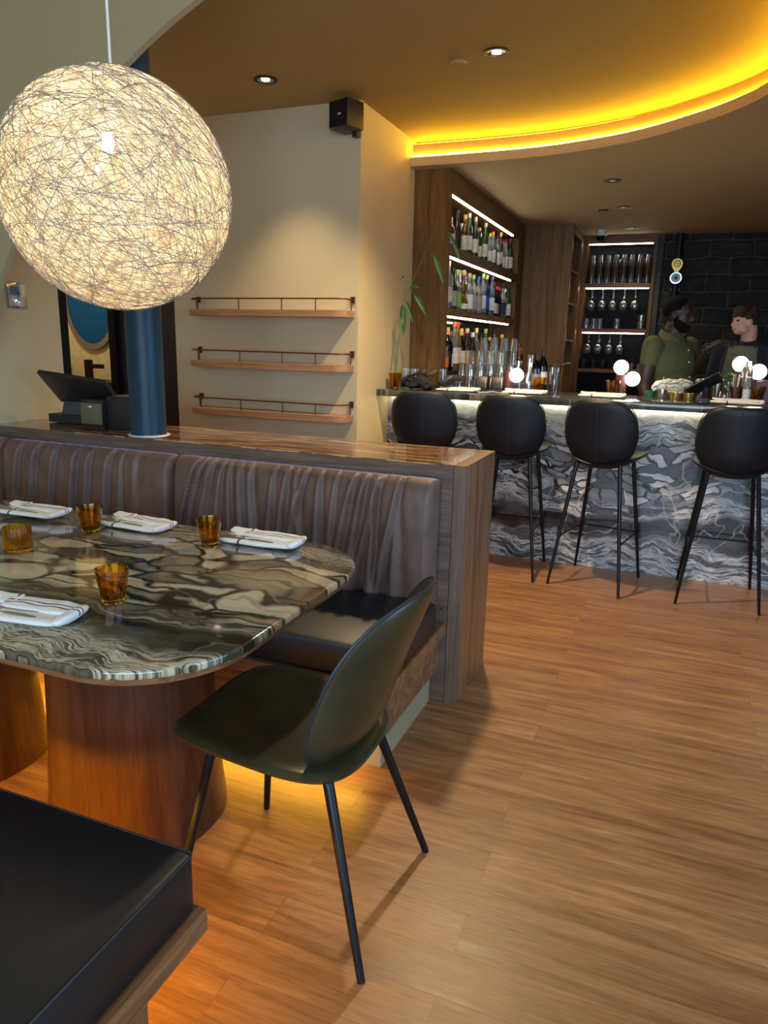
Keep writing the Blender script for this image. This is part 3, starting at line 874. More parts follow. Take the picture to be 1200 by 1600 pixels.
# ================================================================== DINING CHAIR (local: faces +y)
def shell_chair(t, seat_z, leg_h, mats, bar=False):
    if not bar:
        sw, sd = 0.236, 0.250
        def seat(a, b):
            y = 0.026 + b * sd; x = a * (sw - 0.012 * b)
            z = seat_z - 0.016 * (1 - a * a) * (1 - 0.4 * b) + 0.014 * b - 0.03 * max(0, b - 0.75) * 2 + 0.02 * a * a
            return (x, y, z)
        part('seat', MB().pillow(seat, 0.042, 28, 3.4, 7), mats[0], t)
        def back(a, b):
            bb = max(0.0, (b + 1) / 2)
            w = 0.236 * (1 - 0.19 * bb ** 2.2) * (0.90 + 0.10 * math.sin(min(1, bb * 2.2) * PI / 2))
            z = 0.428 + 0.452 * bb
            low = max(0, 1 - bb * 3.2)
            y = -0.212 - 0.145 * bb ** 1.35 + 0.06 * low * low
            y += (0.085 - 0.005 * bb) * a * a
            return (a * w, y, z)
        part('backrest', MB().pillow(back, 0.026, 30, 2.9, 9), mats[0], t)
        def rim(a): return a
        pts = []
        for i in range(40):
            th = 2 * PI * i / 39; c, s_ = math.cos(th), math.sin(th)
            a = math.copysign(abs(c) ** 0.69, c); b = math.copysign(abs(s_) ** 0.69, s_)
            pts.append(back(a * 1.003, b * 1.003))
        part('piping', MB().tube(pts, 0.0042, 6, cap=False), mats[1], t)
    else:
        sw = 0.215
        def seat(a, b):
            y = 0.02 + b * 0.215; x = a * (sw + 0.012 * b)
            return (x, y, seat_z - 0.02 * (1 - a * a) + 0.008 * b + 0.028 * a * a)
        part('seat', MB().pillow(seat, 0.045, 20, 3.2, 7), mats[0], t)
        def back(a, b):
            bb = max(0.0, (b + 1) / 2)
            w = 0.214 * (0.64 + 0.36 * math.sin(min(1, bb / 0.55) * PI / 2)) * (1 - 0.10 * max(0, bb - 0.55) / 0.45)
            z = seat_z - 0.055 + 0.392 * bb
            low = max(0, 1 - bb * 3)
            y = -0.195 - 0.05 * bb + 0.05 * low * low + (0.075 - 0.03 * bb) * a * a
            return (a * w, y, z)
        part('backrest', MB().pillow(back, 0.030, 26, 3.7, 9), mats[0], t)
        pts = [Vector(back(0, -0.9 + 1.8 * i / 16)) + Vector((0, -0.0165, 0)) for i in range(17)]
        part('seam', MB().tube(pts, 0.0016, 5), mats[1], t)
        pts = []
        for i in range(40):
            th = 2 * PI * i / 39; c, s_ = math.cos(th), math.sin(th)
            pts.append(back(1.003 * math.copysign(abs(c) ** 0.476, c), 1.003 * math.copysign(abs(s_) ** 0.476, s_)))
        part('piping', MB().tube(pts, 0.003, 5, cap=False), mats[1], t)


ch = thing('dining_chair', 'olive green leather chair with black splayed legs pulled up to the marble table', 'chair', (-0.825, 1.475, 0), PI / 2)
shell_chair(ch, 0.462, 0.43, (M['leather_olive'], M['seam']))
feet = [(-0.235, -0.305), (0.235, -0.30), (-0.225, 0.215), (0.22, 0.215)]
tops = [(-0.135, -0.165), (0.135, -0.165), (-0.135, 0.14), (0.135, 0.14)]
for (fx, fy), (tx, ty) in zip(feet, tops):
    part('leg', MB().tube([(tx, ty, 0.432), (tx * 1.08, ty * 1.08, 0.405), (fx, fy, 0.0)], [0.013, 0.0135, 0.0095], 12), M['black_metal'], ch)
part('under_frame', MB().tube([(-0.135, -0.165, 0.43), (0.135, -0.165, 0.43), (0.135, 0.14, 0.43), (-0.135, 0.14, 0.43), (-0.135, -0.165, 0.43)], 0.010, 8), M['black_metal'], ch)

# ================================================================== BAR
bar = thing('bar_counter', 'long bar counter clad in blue grey and white veined marble', 'bar counter', (0, 0, 0))
for a, b in ((-1.861, -1.20), (-1.1995, -0.557), (-0.5565, -0.028), (-0.0275, 1.10), (1.1005, 2.6)):
    part('marble_panel', MB().box(a, b, 4.724, 4.745, 0.0, 1.0565), M['marble_bar'], bar, smooth=False)
part('bar_core', MB().box(-1.861, 2.6, 4.7455, 5.08, 0.0, 1.0565), M['black_plastic'], bar, smooth=False)
part('marble_slab', MB().box(-1.861, 2.62, 4.504, 5.13, 1.057, 1.100, bevel=0.003), M['marble_top'], bar)
tag(MB().box(-1.83, 2.55, 4.700, 4.712, 1.046, 1.0565).build('light_strip', M['led_bar'], smooth=False), 'pale light strip under the overhang of the bar top', 'light strip')

# bar stools
st = thing('bar_stool', 'x', 'bar stool', (0, 0, 0))
shell_chair(st, 0.78, 0.75, (M['leather_stool'], M['seam']), bar=True)
ft = [(-0.215, -0.245), (0.215, -0.245), (0.205, 0.225), (-0.205, 0.225)]
tp = [(-0.125, -0.15), (0.125, -0.15), (0.125, 0.13), (-0.125, 0.13)]
for (fx, fy), (tx, ty) in zip(ft, tp):
    part('leg', MB().tube([(tx, ty, 0.755), (tx + (fx - tx) * 0.5, ty + (fy - ty) * 0.5, 0.38), (fx, fy, 0.0)], [0.0125, 0.0115, 0.008], 10), M['black_metal'], st)
part('under_frame', MB().tube([(*tp[0], 0.750), (*tp[1], 0.750), (*tp[2], 0.750), (*tp[3], 0.750), (*tp[0], 0.750)], 0.0115, 8), M['black_metal'], st)
q = 0.30 / 0.755
fr = [(fx + (tx - fx) * q, fy + (ty - fy) * q, 0.30) for (fx, fy), (tx, ty) in zip(ft, tp)]
part('footrest', MB().tube(fr[1:3], 0.0055, 8), M['black_metal'], st)
part('footrest', MB().tube([fr[2], fr[3]], 0.0055, 8), M['black_metal'], st)
part('footrest', MB().tube([fr[3], fr[0]], 0.0055, 8), M['black_metal'], st)
sp = [(-1.465, 4.46, 0.10, 'black leather bar stool before the plant, leftmost, with a bag in front'),
      (-0.905, 4.475, 0.0, 'black leather bar stool beside the walnut end of the half wall'),
      (-0.345, 4.445, -0.205, 'black leather bar stool turned slightly aside, third from the left'),
      (0.335, 4.465, 0.0, 'black leather bar stool at the right edge, rightmost of the four')]
for i, (x, y, rz, lb) in enumerate(sp):
    o = st if i == 0 else copy_tree(st)
    o.location = (x, y, 0); o.rotation_euler = (0, 0, rz); tag(o, lb, 'bar stool', 'bar stools along the marble bar')

# ================================================================== COLUMN, LAMP, SHELVES, SPEAKER
t = thing('column', 'round teal painted steel column standing on the ledge', 'column', (-2.235, 2.675, 0.9715))
part('pipe', MB().cyl((0, 0), 0.079, 0.003, 1.787, 48), M['teal'], t)
part('base_ring', MB().lathe([(0.08, 0), (0.094, 0), (0.092, 0.003), (0.08, 0.004)], 48), M['white_plastic'], t)

LC = Vector((-1.398, 1.602, 1.772)); LR = 0.29
lamp = thing('pendant_lamp', 'large woven fibre globe pendant lamp glowing over the table', 'pendant lamp', LC)
part('shade', MB().ball((0, 0, 0), LR, 72, 36), M['shade'], lamp, angle=180)
cu = bpy.data.curves.new('fibres', 'CURVE'); cu.dimensions = '3D'; cu.bevel_depth = 0.00055; cu.bevel_resolution = 0
rf = random.Random(11)
for i in range(900):
    ax = Vector((rf.gauss(0.35, 0.55), rf.gauss(0.25, 0.5), rf.gauss(0.85, 0.35))).normalized() if rf.random() < 0.72 else Vector((rf.gauss(0, 1), rf.gauss(0, 1), rf.gauss(0, 1))).normalized()
    h = rf.uniform(-0.85, 0.85); u = ax.orthogonal().normalized(); v = ax.cross(u)
    rr = math.sqrt(1 - h * h); a0 = rf.uniform(0, 2 * PI); ln = rf.uniform(1.0, 3.6); n = 26
    spn = cu.splines.new('POLY'); spn.points.add(n - 1)
    for k in range(n):
        a = a0 + ln * k / (n - 1)
        hh = h + 0.05 * math.sin(a * 2 + i)
        q = (ax * hh + (u * math.cos(a) + v * math.sin(a)) * rr).normalized() * (LR + 0.0006)
        spn.points[k].co = (*q, 1)
fo = bpy.data.objects.new('fibre_winding', cu); COL.objects.link(fo); cu.materials.append(M['fibre']); fo.parent = lamp; fo['kind'] = 'stuff'
part('bulb', MB().ball((-0.012, -0.01, 0.058), 0.033, 24, 12).cyl((-0.012, -0.01), 0.014, 0.088, 0.143, 16), M['bulb'], lamp)
part('cord', MB().tube([(0, 0, LR - 0.002), (0, 0, 3.0 - LC.z - 0.02)], 0.0035, 8), M['cable'], lamp)
part('canopy', MB().cyl((0, 0), 0.05, 3.0 - LC.z - 0.025, 3.0 - LC.z - 0.001, 24), M['white_plastic'], lamp)
light('pendant_bulb', 'POINT', LC + Vector((-0.012, -0.01, 0.058)), 15, (1.0, 0.80, 0.50), 0.04)

# wall shelves with a thin metal gallery rail
def wall_shelf(z, label, x0, x1, dep, sag):
    t = thing('wall_shelf', label, 'shelf', (x0, 4.19, z), 0, 'walnut shelves on the cream wall')
    L = x1 - x0
    def outline(ins, r=0.075, n=8):
        out = [(ins, -0.001)]
        for i in range(n + 1):
            a = PI + (PI / 2) * i / n; out.append((r + (r - ins) * math.cos(a), -dep + r + (r - ins) * math.sin(a)))
        for i in range(n + 1):
            a = 1.5 * PI + (PI / 2) * i / n; out.append((L - r + (r - ins) * math.cos(a), -dep + r + (r - ins) * math.sin(a)))
        out.append((L - ins, -0.001)); return out
    part('board', MB().prism(outline(0), -0.038, 0.0), M['oak_shelf'], t)
    rl = [(x, y, 0.068) for x, y in outline(0.012)]
    part('rail', MB().tube(rl, 0.0045, 8), M['rail_brown'], t)
    for x, y in ((0.10, -dep + 0.012), (0.10 + 0.31, -dep + 0.012), (0.10 + 0.62, -dep + 0.012), (L - 0.20, -dep + 0.012), (0.012, -0.03), (L - 0.012, -0.03)):
        part('post', MB().cyl((x, y), 0.0038, 0.0, 0.068, 8), M['rail_brown'], t)
    for x in (0.012, L - 0.012):
        part('rail_bracket', MB().box(x - 0.013, x + 0.013, -0.012, -0.001, 0.045, 0.085), M['rail_brown'], t, smooth=False)


wall_shelf(1.587, 'walnut wall shelf with metal gallery rail, top one of three', -3.04, -1.885, 0.15, 0)
wall_shelf(1.262, 'walnut wall shelf with metal gallery rail, middle one of three', -3.04, -1.885, 0.15, 0)
wall_shelf(0.952, 'walnut wall shelf with metal gallery rail, lowest, just above the ledge', -3.04, -1.885, 0.15, 0)

t = thing('wall_speaker', 'small black box speaker high on the wall under the ceiling', 'speaker', (-1.90, 4.08, 2.645), math.radians(-22))
part('cabinet', MB().box(-0.075, 0.075, -0.07, 0.06, -0.07, 0.075, bevel=0.004), M['black_plastic'], t)
part('grille', MB().box(-0.068, 0.068, -0.074, -0.0702, -0.062, 0.068), M['dark_panel'], t, smooth=False)
part('badge', MB().box(0.005, 0.028, -0.0752, -0.0741, -0.004, 0.003), M['white_plastic'], t, smooth=False)
part('bracket', MB().box(-0.02, 0.02, 0.0601, 0.09, -0.09, 0.03), M['black_plastic'], t, smooth=False)

# card in an acrylic holder on the left wall
t = thing('sign_holder', 'clear acrylic holder with a pale printed card on the left wall', 'sign', (-3.10, 2.78, 1.594))
part('card', MB().box(0.002, 0.004, -0.048, 0.048, -0.052, 0.052), M['white_plastic'], t, smooth=False)
part('print', MB().box(0.0041, 0.0045, -0.036, 0.036, 0.0, 0.044), plain('print_blue', (0.16, 0.30, 0.42), 0.4), t, smooth=False)
part('acrylic', MB().box(0.0, 0.009, -0.059, 0.059, -0.064, 0.064, bevel=0.002), M['clear'], t)

# point of sale kit on the ledge
t = thing('pos_terminal', 'black till screen tilted back on its stand, on the ledge by the column', 'till screen', (-2.83, 2.865, 0.9715))
part('base', MB().prism([(-0.13, -0.075), (0.13, -0.075), (0.13, 0.08), (-0.13, 0.08)], 0.004, 0.045), M['black_plastic'], t, smooth=False)
part('neck', MB().box(-0.075, 0.105, -0.02, 0.05, 0, 0.15, m=Matrix.Translation((0.005, -0.03, 0.03)) @ Matrix.Rotation(math.radians(-18), 4, 'X')), plain('till_grey', (0.05, 0.06, 0.075), 0.4), t, smooth=False)
part('screen', MB().box(-0.19, 0.19, -0.010, 0.012, -0.02, 0.21, bevel=0.003, m=Matrix.Translation((0.095, -0.01, 0.105)) @ Matrix.Rotation(math.radians(48), 4, 'X') @ Matrix.Rotation(math.radians(8), 4, 'Y')), M['black_plastic'], t)
t = thing('receipt_printer', 'olive fronted receipt printer between the till and the column', 'printer', (-2.60, 2.752, 0.9715))
part('body', MB().box(-0.065, 0.065, -0.04, 0.07, 0.012, 0.138, bevel=0.004), M['black_plastic'], t)
part('front_cover', MB().box(-0.064, 0.064, -0.047, -0.0405, 0.020, 0.122, bevel=0.003), M['olive_plastic'], t)
part('badge', MB().lathe([(0, 0), (0.012, 0), (0.012, 0.001), (0, 0.001)], 16, m=Matrix.Translation((-0.002, -0.0472, 0.105)) @ Matrix.Diagonal((1, 1, 0.35, 1)) @ Matrix.Rotation(PI / 2, 4, 'X')), M['white_plastic'], t)
part('foot', MB().box(-0.055, 0.055, -0.02, 0.06, 0, 0.0119), M['black_plastic'], t, smooth=False)
t = thing('card_reader_box', 'plain black box against the foot of the teal column', 'black box', (-2.452, 2.785, 0.9715))
part('body', MB().box(-0.078, 0.075, -0.05, 0.10, 0, 0.152, bevel=0.003), M['black_plastic'], t)
part('lid', MB().box(-0.070, 0.068, -0.044, 0.094, 0.1521, 0.158), M['black_plastic'], t, smooth=False)

# bathroom behind
t = thing('wall_mirror', 'oval mirror with grey rim and painted blue reflection in the bathroom', 'mirror', (-4.70, 4.995, 1.70))
mx = Matrix.Rotation(PI / 2, 4, 'X')
part('rim', MB().lathe([(1.0, 0), (1.0, 0.03), (1.13, 0.03), (1.13, 0)], 48, m=Matrix.Diagonal((0.255, 1, 0.37, 1)) @ mx, closed=True), plain('rim_grey', (0.20, 0.17, 0.13), 0.6), t)
part('glass', MB().lathe([(0, 0.01), (1.0, 0.01), (1.0, 0.02), (0, 0.02)], 48, m=Matrix.Diagonal((0.254, 1, 0.368, 1)) @ mx), plain('mirror_painted_reflection', (0.005, 0.12, 0.42), 0.12, 0.6), t)  # reflection of a blue room painted into the glass colour
t = thing('vanity', 'dark bathroom vanity below the oval mirror', 'vanity', (-4.65, 4.85, 0))
part('cabinet', MB().box(-0.45, 0.5, -0.12, 0.149, 0.3, 1.0), plain('vanity_brown', (0.10, 0.055, 0.04), 0.6), t, smooth=False)
part('top', MB().box(-0.47, 0.52, -0.14, 0.149, 1.0, 1.03), M['black_plastic'], t, smooth=False)
part('leg', MB().box(-0.44, -0.40, -0.11, -0.07, 0, 0.3), M['black_metal'], t, smooth=False)
part('leg', MB().box(0.45, 0.49, -0.11, -0.07, 0, 0.3), M['black_metal'], t, smooth=False)
t = thing('faucet', 'square black faucet on the bathroom vanity', 'faucet', (-4.66, 4.86, 1.0305))
part('column', MB().box(-0.028, 0.028, -0.02, 0.02, 0, 0.17), M['black_metal'], t, smooth=False)
part('spout', MB().box(0.0285, 0.155, -0.015, 0.015, 0.10, 0.135), M['black_metal'], t, smooth=False)
t = thing('soap_dispenser', 'dark pump bottle beside the bathroom faucet', 'soap dispenser', (-4.96, 4.90, 1.0305))
part('bottle', MB().lathe([(0, 0), (0.035, 0), (0.035, 0.13), (0.012, 0.16), (0.012, 0.18), (0, 0.18)], 16), M['black_plastic'], t)
part('pump', MB().cyl((0, 0), 0.005, 0.18, 0.21, 8).box(-0.006, 0.045, -0.006, 0.006, 0.21, 0.222), M['black_plastic'], t)
light('bathroom_lamp', 'POINT', (-4.5, 4.2, 2.3), 30, (1.0, 0.85, 0.62), 0.12)

# ================================================================== CABINETS BEHIND THE BAR
t = thing('liquor_cabinet', 'tall walnut liquor cabinet with two lit shelves of bottles', 'cabinet', (0, 0, 0))
CX0, CX1 = -1.861, -1.595
part('side_panel', MB().box(CX0, CX1, 5.131, 5.17, 0, 2.579), M['cab'], t, smooth=False)
part('side_panel', MB().box(CX0, CX1, 7.45, 7.734, 0, 2.579), M['cab'], t, smooth=False)
part('header', MB().box(CX0, CX1, 5.1701, 7.4499, 2.42, 2.579), M['cab_y'], t, smooth=False)
part('back_panel', MB().box(CX0, -1.852, 5.1701, 7.4499, 1.17, 2.4199), M['mirror_black'], t, smooth=False)
part('shelf', MB().box(-1.8519, CX1, 5.1701, 7.4499, 2.012, 2.086), M['cab_y'], t, smooth=False)
part('shelf', MB().box(-1.8519, CX1, 5.1701, 7.4499, 1.602, 1.655), M['cab_y'], t, smooth=False)
part('base_cabinet', MB().box(CX0, CX1, 5.1701, 7.4499, 0, 1.1699), M['cab_y'], t, smooth=False)
for z in (2.4195, 2.0115, 1.6015):
    part('light_strip', MB().box(CX1 - 0.016, CX1 - 0.002, 5.172, 7.20, z - 0.012, z), M['led_cool'], t, smooth=False)
tray = MB().box(-1.82, -1.61, 5.20, 5.98, 1.1705, 1.20).build('bottle_tray', M['black_plastic'], smooth=False)
tag(tray, 'black tray carrying bottles on the lowest level of the liquor cabinet', 'tray')

t = thing('tall_cabinet', 'tall walnut cabinet with small open shelves on its right side', 'cabinet', (0, 0, 0))
part('front_panel', MB().box(-1.594, -1.116, 7.7355, 7.775, 0, 2.579), M['cab'], t, smooth=False)
part('side_stile', MB().box(-1.15, -1.116, 8.42, 8.598, 0, 2.579), M['cab'], t, smooth=False)
part('side_header', MB().box(-1.15, -1.116, 7.7751, 8.4199, 2.50, 2.579), M['cab'], t, smooth=False)
part('side_base', MB().box(-1.15, -1.116, 7.7751, 8.4199, 0, 1.10), M['cab'], t, smooth=False)
part('inner_back', MB().box(-1.42, -1.40, 7.7751, 8.4199, 0, 2.579), M['cab'], t, smooth=False)
part('inner_side', MB().box(-1.3999, -1.1501, 8.40, 8.4199, 0, 2.579), M['cab'], t, smooth=False)
for z in (2.165, 1.84, 1.47, 1.10):
    part('shelf', MB().box(-1.3999, -1.118, 7.7751, 8.3999, z - 0.02, z), M['cab_y'], t, smooth=False)

t = thing('glass_cabinet', 'walnut cabinet with lit shelves of glassware against the far wall', 'cabinet', (0, 0, 0))
GX0, GX1, GY = -1.114, -0.349, 8.60
part('stile', MB().box(GX0, -1.075, GY, 8.94, 0, 2.579), M['cab'], t, smooth=False)
part('stile', MB().box(-0.385, GX1, GY, 8.94, 0, 2.579), M['cab'], t, smooth=False)
part('header', MB().box(-1.0749, -0.3851, GY, 8.94, 2.495, 2.579), M['cab_x'], t, smooth=False)
part('back_panel', MB().box(-1.0749, -0.3851, 8.93, 8.94, 0.0, 2.4949), M['dark_panel'], t, smooth=False)
for a, b in ((2.035, 2.082), (1.558, 1.600), (1.120, 1.158)):
    part('shelf', MB().box(-1.0749, -0.3851, GY, 8.9299, a, b), M['cab_x'], t, smooth=False)
part('base', MB().box(-1.0749, -0.3851, 8.62, 8.9299, 0.0, 0.60), M['cab_x'], t, smooth=False)
for z in (2.4945, 2.0345, 1.5575):
    part('light_strip', MB().box(-1.06, -0.40, GY + 0.004, GY + 0.016, z - 0.010, z), M['led_cool'], t, smooth=False)
for z in (2.0225, 1.5455):
    for x in (-1.03, -0.97, -0.93, -0.87, -0.815, -0.755, -0.695, -0.635, -0.57, -0.51, -0.45):
        part('hanger_rail', MB().box(x - 0.002, x + 0.002, 8.64, 8.88, z, z + 0.012), M['steel'], t, smooth=False)

t = thing('wall_pilaster', 'narrow grey plaster strip between the glass cabinet and dark stone wall', 'pilaster', (0, 0, 0))
part('strip', MB().box(-0.346, -0.29, 8.62, 8.6595, 0, 2.579), plain('grey_plaster', (0.055, 0.065, 0.070), 0.8, bmp=0.3, bscale=20), t, smooth=False)
t = thing('wall_pipe', 'black vertical pipe on the dark stone wall', 'pipe', (-0.135, 8.60, 0))
part('pipe', MB().cyl((0, 0), 0.038, 0, 2.578, 20), M['black_metal'], t)
part('clamp', MB().box(-0.05, 0.05, -0.02, 0.0595, 2.0, 2.03), M['black_metal'], t, smooth=False)
t = thing('gauge', 'brass drop shaped gauge hanging on the black pipe, upper one', 'gauge', (-0.137, 8.545, 2.27))
mx = Matrix.Rotation(PI / 2, 4, 'X')
part('plate', MB().lathe([(0, -0.012), (0.055, -0.012), (0.055, 0.012), (0, 0.012)], 28, m=mx).prism([(-0.05, -0.03), (0.0, -0.105), (0.05, -0.03)], -0.010, 0.010, m=mx), M['brass'], t, smooth=False)
part('ring', MB().lathe([(0.026, 0.012), (0.034, 0.012), (0.034, 0.020), (0.026, 0.020)], 28, m=mx, closed=True), M['black_metal'], t)
part('dial', MB().lathe([(0, 0.0121), (0.014, 0.0121), (0.014, 0.017), (0, 0.017)], 20, m=mx), M['white_plastic'], t)
t = thing('gauge', 'round gauge with pale blue face on the black pipe, lower one', 'gauge', (-0.137, 8.545, 2.128))
part('rim', MB().lathe([(0.045, -0.012), (0.060, -0.012), (0.060, 0.015), (0.045, 0.015)], 32, m=mx, closed=True), M['steel'], t)
part('face', MB().lathe([(0, -0.012), (0.045, -0.012), (0.045, 0.010), (0, 0.010)], 28, m=mx), plain('face_blue', (0.30, 0.55, 0.65), 0.3), t)
part('hub', MB().lathe([(0, 0.0101), (0.016, 0.0101), (0.016, 0.016), (0, 0.016)], 20, m=mx), M['black_metal'], t)
t = thing('security_camera', 'white dome security camera on the ceiling before the glass cabinet', 'camera', (-0.90, 8.20, 2.58))
part('mount', MB().lathe([(0, 0), (0.058, 0), (0.058, -0.045), (0.050, -0.06), (0, -0.06)], 28), M['white_plastic'], t)
part('dome', MB().lathe([(0.046, -0.060), (0.044, -0.085), (0.03, -0.102), (0, -0.108)], 28), M['dark_panel'], t)

# ================================================================== BOTTLES
BT = {
    'round': ([(0, 0), (0.036, 0), (0.038, 0.006), (0.038, 0.165), (0.034, 0.188), (0.020, 0.212), (0.0145, 0.228), (0.0145, 0.275), (0.0, 0.275)], 0.0148, (0.270, 0.305), (0.03, 0.14), 0.0386),
    'tall': ([(0, 0), (0.032, 0), (0.034, 0.006), (0.033, 0.215), (0.024, 0.245), (0.0145, 0.265), (0.0135, 0.31), (0, 0.31)], 0.0140, (0.305, 0.342), (0.05, 0.16), 0.0346),
    'squat': ([(0, 0), (0.044, 0), (0.047, 0.01), (0.047, 0.12), (0.040, 0.15), (0.018, 0.170), (0.0150, 0.18), (0.0150, 0.22), (0, 0.22)], 0.0165, (0.216, 0.255), (0.03, 0.10), 0.0476),
    'wine': ([(0, 0), (0.035, 0), (0.037, 0.006), (0.037, 0.175), (0.033, 0.200), (0.017, 0.235), (0.0135, 0.25), (0.0135, 0.295), (0, 0.295)], 0.0140, (0.250, 0.300), (0.05, 0.14), 0.0376),
    'gourd': ([(0, 0), (0.040, 0), (0.043, 0.01), (0.044, 0.07), (0.030, 0.115), (0.018, 0.135), (0.030, 0.165), (0.034, 0.19), (0.022, 0.22), (0.0145, 0.235), (0.0145, 0.28), (0, 0.28)], 0.0160, (0.276, 0.315), (0.02, 0.06), 0.0446),
    'slim': ([(0, 0), (0.026, 0), (0.028, 0.005), (0.028, 0.175), (0.012, 0.205), (0.0110, 0.25), (0, 0.25)], 0.0120, (0.246, 0.275), (0.03, 0.12), 0.0286),
}


def make_bottle(kind):
    prof, cr_, (c0, c1), (l0, l1), lr = BT[kind]
    t = thing('bottle', 'x', 'bottle', (0, 0, -20))
    part('glass_body', MB().lathe(prof, 20), M['bottle'], t, angle=50)
    part('cap', MB().lathe([(0, c0 + 0.0008), (cr_ + 0.001, c0 + 0.0008), (cr_ + 0.001, c1), (0, c1)], 14), M['cap'], t)
    part('paper_label', MB().lathe([(lr, l0), (lr + 0.0006, l0), (lr + 0.0006, l1), (lr, l1)], 20, closed=True), M['paper'], t)
    return t


proto = {}
ORD = ['first', 'second', 'third', 'fourth', 'fifth', 'sixth', 'seventh', 'eighth', 'ninth', 'tenth', 'eleventh', 'twelfth', 'thirteenth', 'fourteenth', 'fifteenth', 'sixteenth', 'seventeenth', 'eighteenth', 'nineteenth', 'twentieth', 'twenty-first', 'twenty-second', 'twenty-third', 'twenty-fourth', 'twenty-fifth', 'twenty-sixth', 'twenty-seventh', 'twenty-eighth']
NAMES = {'clear': (0.80, 0.86, 0.85), 'amber': (0.55, 0.20, 0.03), 'brown': (0.16, 0.05, 0.015), 'green': (0.05, 0.24, 0.06), 'dark green': (0.015, 0.05, 0.02), 'blue': (0.02, 0.09, 0.62), 'pale blue': (0.45, 0.72, 0.90), 'black': (0.008, 0.008, 0.012),
         'yellow': (0.85, 0.62, 0.05), 'red': (0.62, 0.02, 0.02), 'orange': (0.90, 0.20, 0.015), 'cork': (0.50, 0.30, 0.15), 'gold': (0.70, 0.50, 0.15), 'white': (0.85, 0.85, 0.82), 'cream': (0.70, 0.64, 0.48), 'teal': (0.03, 0.22, 0.25), 'lime': (0.25, 0.50, 0.05), 'grey': (0.35, 0.36, 0.38), 'smoky': (0.10, 0.10, 0.09), 'navy': (0.01, 0.02, 0.10), 'pink': (0.7, 0.25, 0.3)}


def put_bottle(kind, x, y, z, body, cap, lab, text, group, s=1.0, rz=0.0):
    if kind not in proto: o = proto[kind] = make_bottle(kind)
    else: o = copy_tree(proto[kind])
    o.location = (x, y, z); o.rotation_euler = (0, 0, rz); o.scale = (s, s, s)
    for c in o.children:
        n = c.name.split('.')[0]
        c.color = (*NAMES[{'glass_body': body, 'cap': cap, 'paper_label': lab}[n]], 1)
    tag(o, text, 'bottle', group)
    return o


TOPR = [('round', 5.24, 'brown', 'black', 'black'), ('squat', 5.36, 'amber', 'black', 'cream'), ('round', 5.54, 'brown', 'black', 'black'), ('round', 5.73, 'amber', 'cork', 'cream'), ('tall', 5.88, 'green', 'cork', 'white'), ('tall', 6.07, 'smoky', 'cork', 'cream'), ('slim', 6.20, 'smoky', 'cork', 'cream'), ('tall', 6.38, 'green', 'cork', 'cream'), ('slim', 6.53, 'clear', 'gold', 'white'), ('round', 6.64, 'clear', 'orange', 'white'), ('slim', 6.74, 'smoky', 'black', 'black'), ('round', 6.84, 'clear', 'black', 'white'), ('tall', 6.95, 'smoky', 'orange', 'cream'), ('slim', 7.05, 'clear', 'red', 'cream'), ('round', 7.15, 'clear', 'black', 'white'), ('slim', 7.25, 'brown', 'black', 'black'), ('tall', 7.36, 'green', 'red', 'white')]
MIDR = [('tall', 5.23, 'clear', 'white', 'clear'), ('tall', 5.36, 'clear', 'cork', 'cream'), ('round', 5.50, 'smoky', 'black', 'grey'), ('round', 5.62, 'clear', 'lime', 'lime'), ('gourd', 5.77, 'amber', 'cork', 'white'), ('round', 5.93, 'clear', 'cork', 'white'), ('round', 6.06, 'clear', 'lime', 'grey'), ('round', 6.22, 'clear', 'blue', 'grey'), ('tall', 6.38, 'clear', 'lime', 'white'), ('tall', 6.53, 'blue', 'lime', 'blue'), ('tall', 6.70, 'pale blue', 'navy', 'white'), ('slim', 6.84, 'black', 'black', 'white'), ('slim', 6.93, 'black', 'red', 'grey'), ('slim', 7.02, 'navy', 'red', 'black'), ('round', 7.14, 'clear', 'black', 'navy'), ('slim', 7.25, 'clear', 'white', 'white'), ('round', 7.36, 'green', 'black', 'white')]
LOWR = [('squat', 5.28, 'clear', 'gold', 'orange'), ('wine', 5.40, 'black', 'gold', 'black'), ('slim', 5.49, 'red', 'red', 'white'), ('tall', 5.58, 'clear', 'orange', 'white'), ('tall', 5.67, 'yellow', 'red', 'cream'), ('wine', 5.77, 'black', 'gold', 'white'), ('slim', 5.86, 'amber', 'red', 'orange'), ('round', 5.94, 'smoky', 'gold', 'cream')]
LOWR2 = [('round', 6.12, 'brown', 'white', 'red'), ('tall', 6.26, 'clear', 'gold', 'yellow'), ('wine', 6.42, 'black', 'black', 'grey'), ('tall', 6.58, 'clear', 'lime', 'white'), ('slim', 6.72, 'dark green', 'gold', 'gold'), ('tall', 6.90, 'clear', 'black', 'white'), ('squat', 7.06, 'red', 'red', 'red'), ('round', 7.22, 'dark green', 'gold', 'cream')]
rb = random.Random(5)
bx_ = -1.655
for row, z, nm, g in ((TOPR, 2.0862, 'top shelf', 'bottles on the top liquor shelf'), (MIDR, 1.6552, 'middle shelf', 'bottles on the middle liquor shelf'), (LOWR, 1.2002, 'black tray', 'bottles on the lowest liquor level'), (LOWR2, 1.1702, 'level past the tray', 'bottles on the lowest liquor level')):
    for i, (k, y, b, c, l) in enumerate(row):
        s = 1.0 if row is not TOPR else 0.94
        put_bottle(k, bx_ - rb.uniform(0, 0.012), y, z, b, c, l, ('%s bottle with %s cap, front row, %s from left on the %s' if 'past' not in nm else '%s bottle with %s cap, front row, %s from left %s') % (b, c, ORD[i], nm.replace('level ', '')), g, s * (1.0 if z > 1.5 else 1.08), rb.uniform(0, 6))
kinds = list(BT)
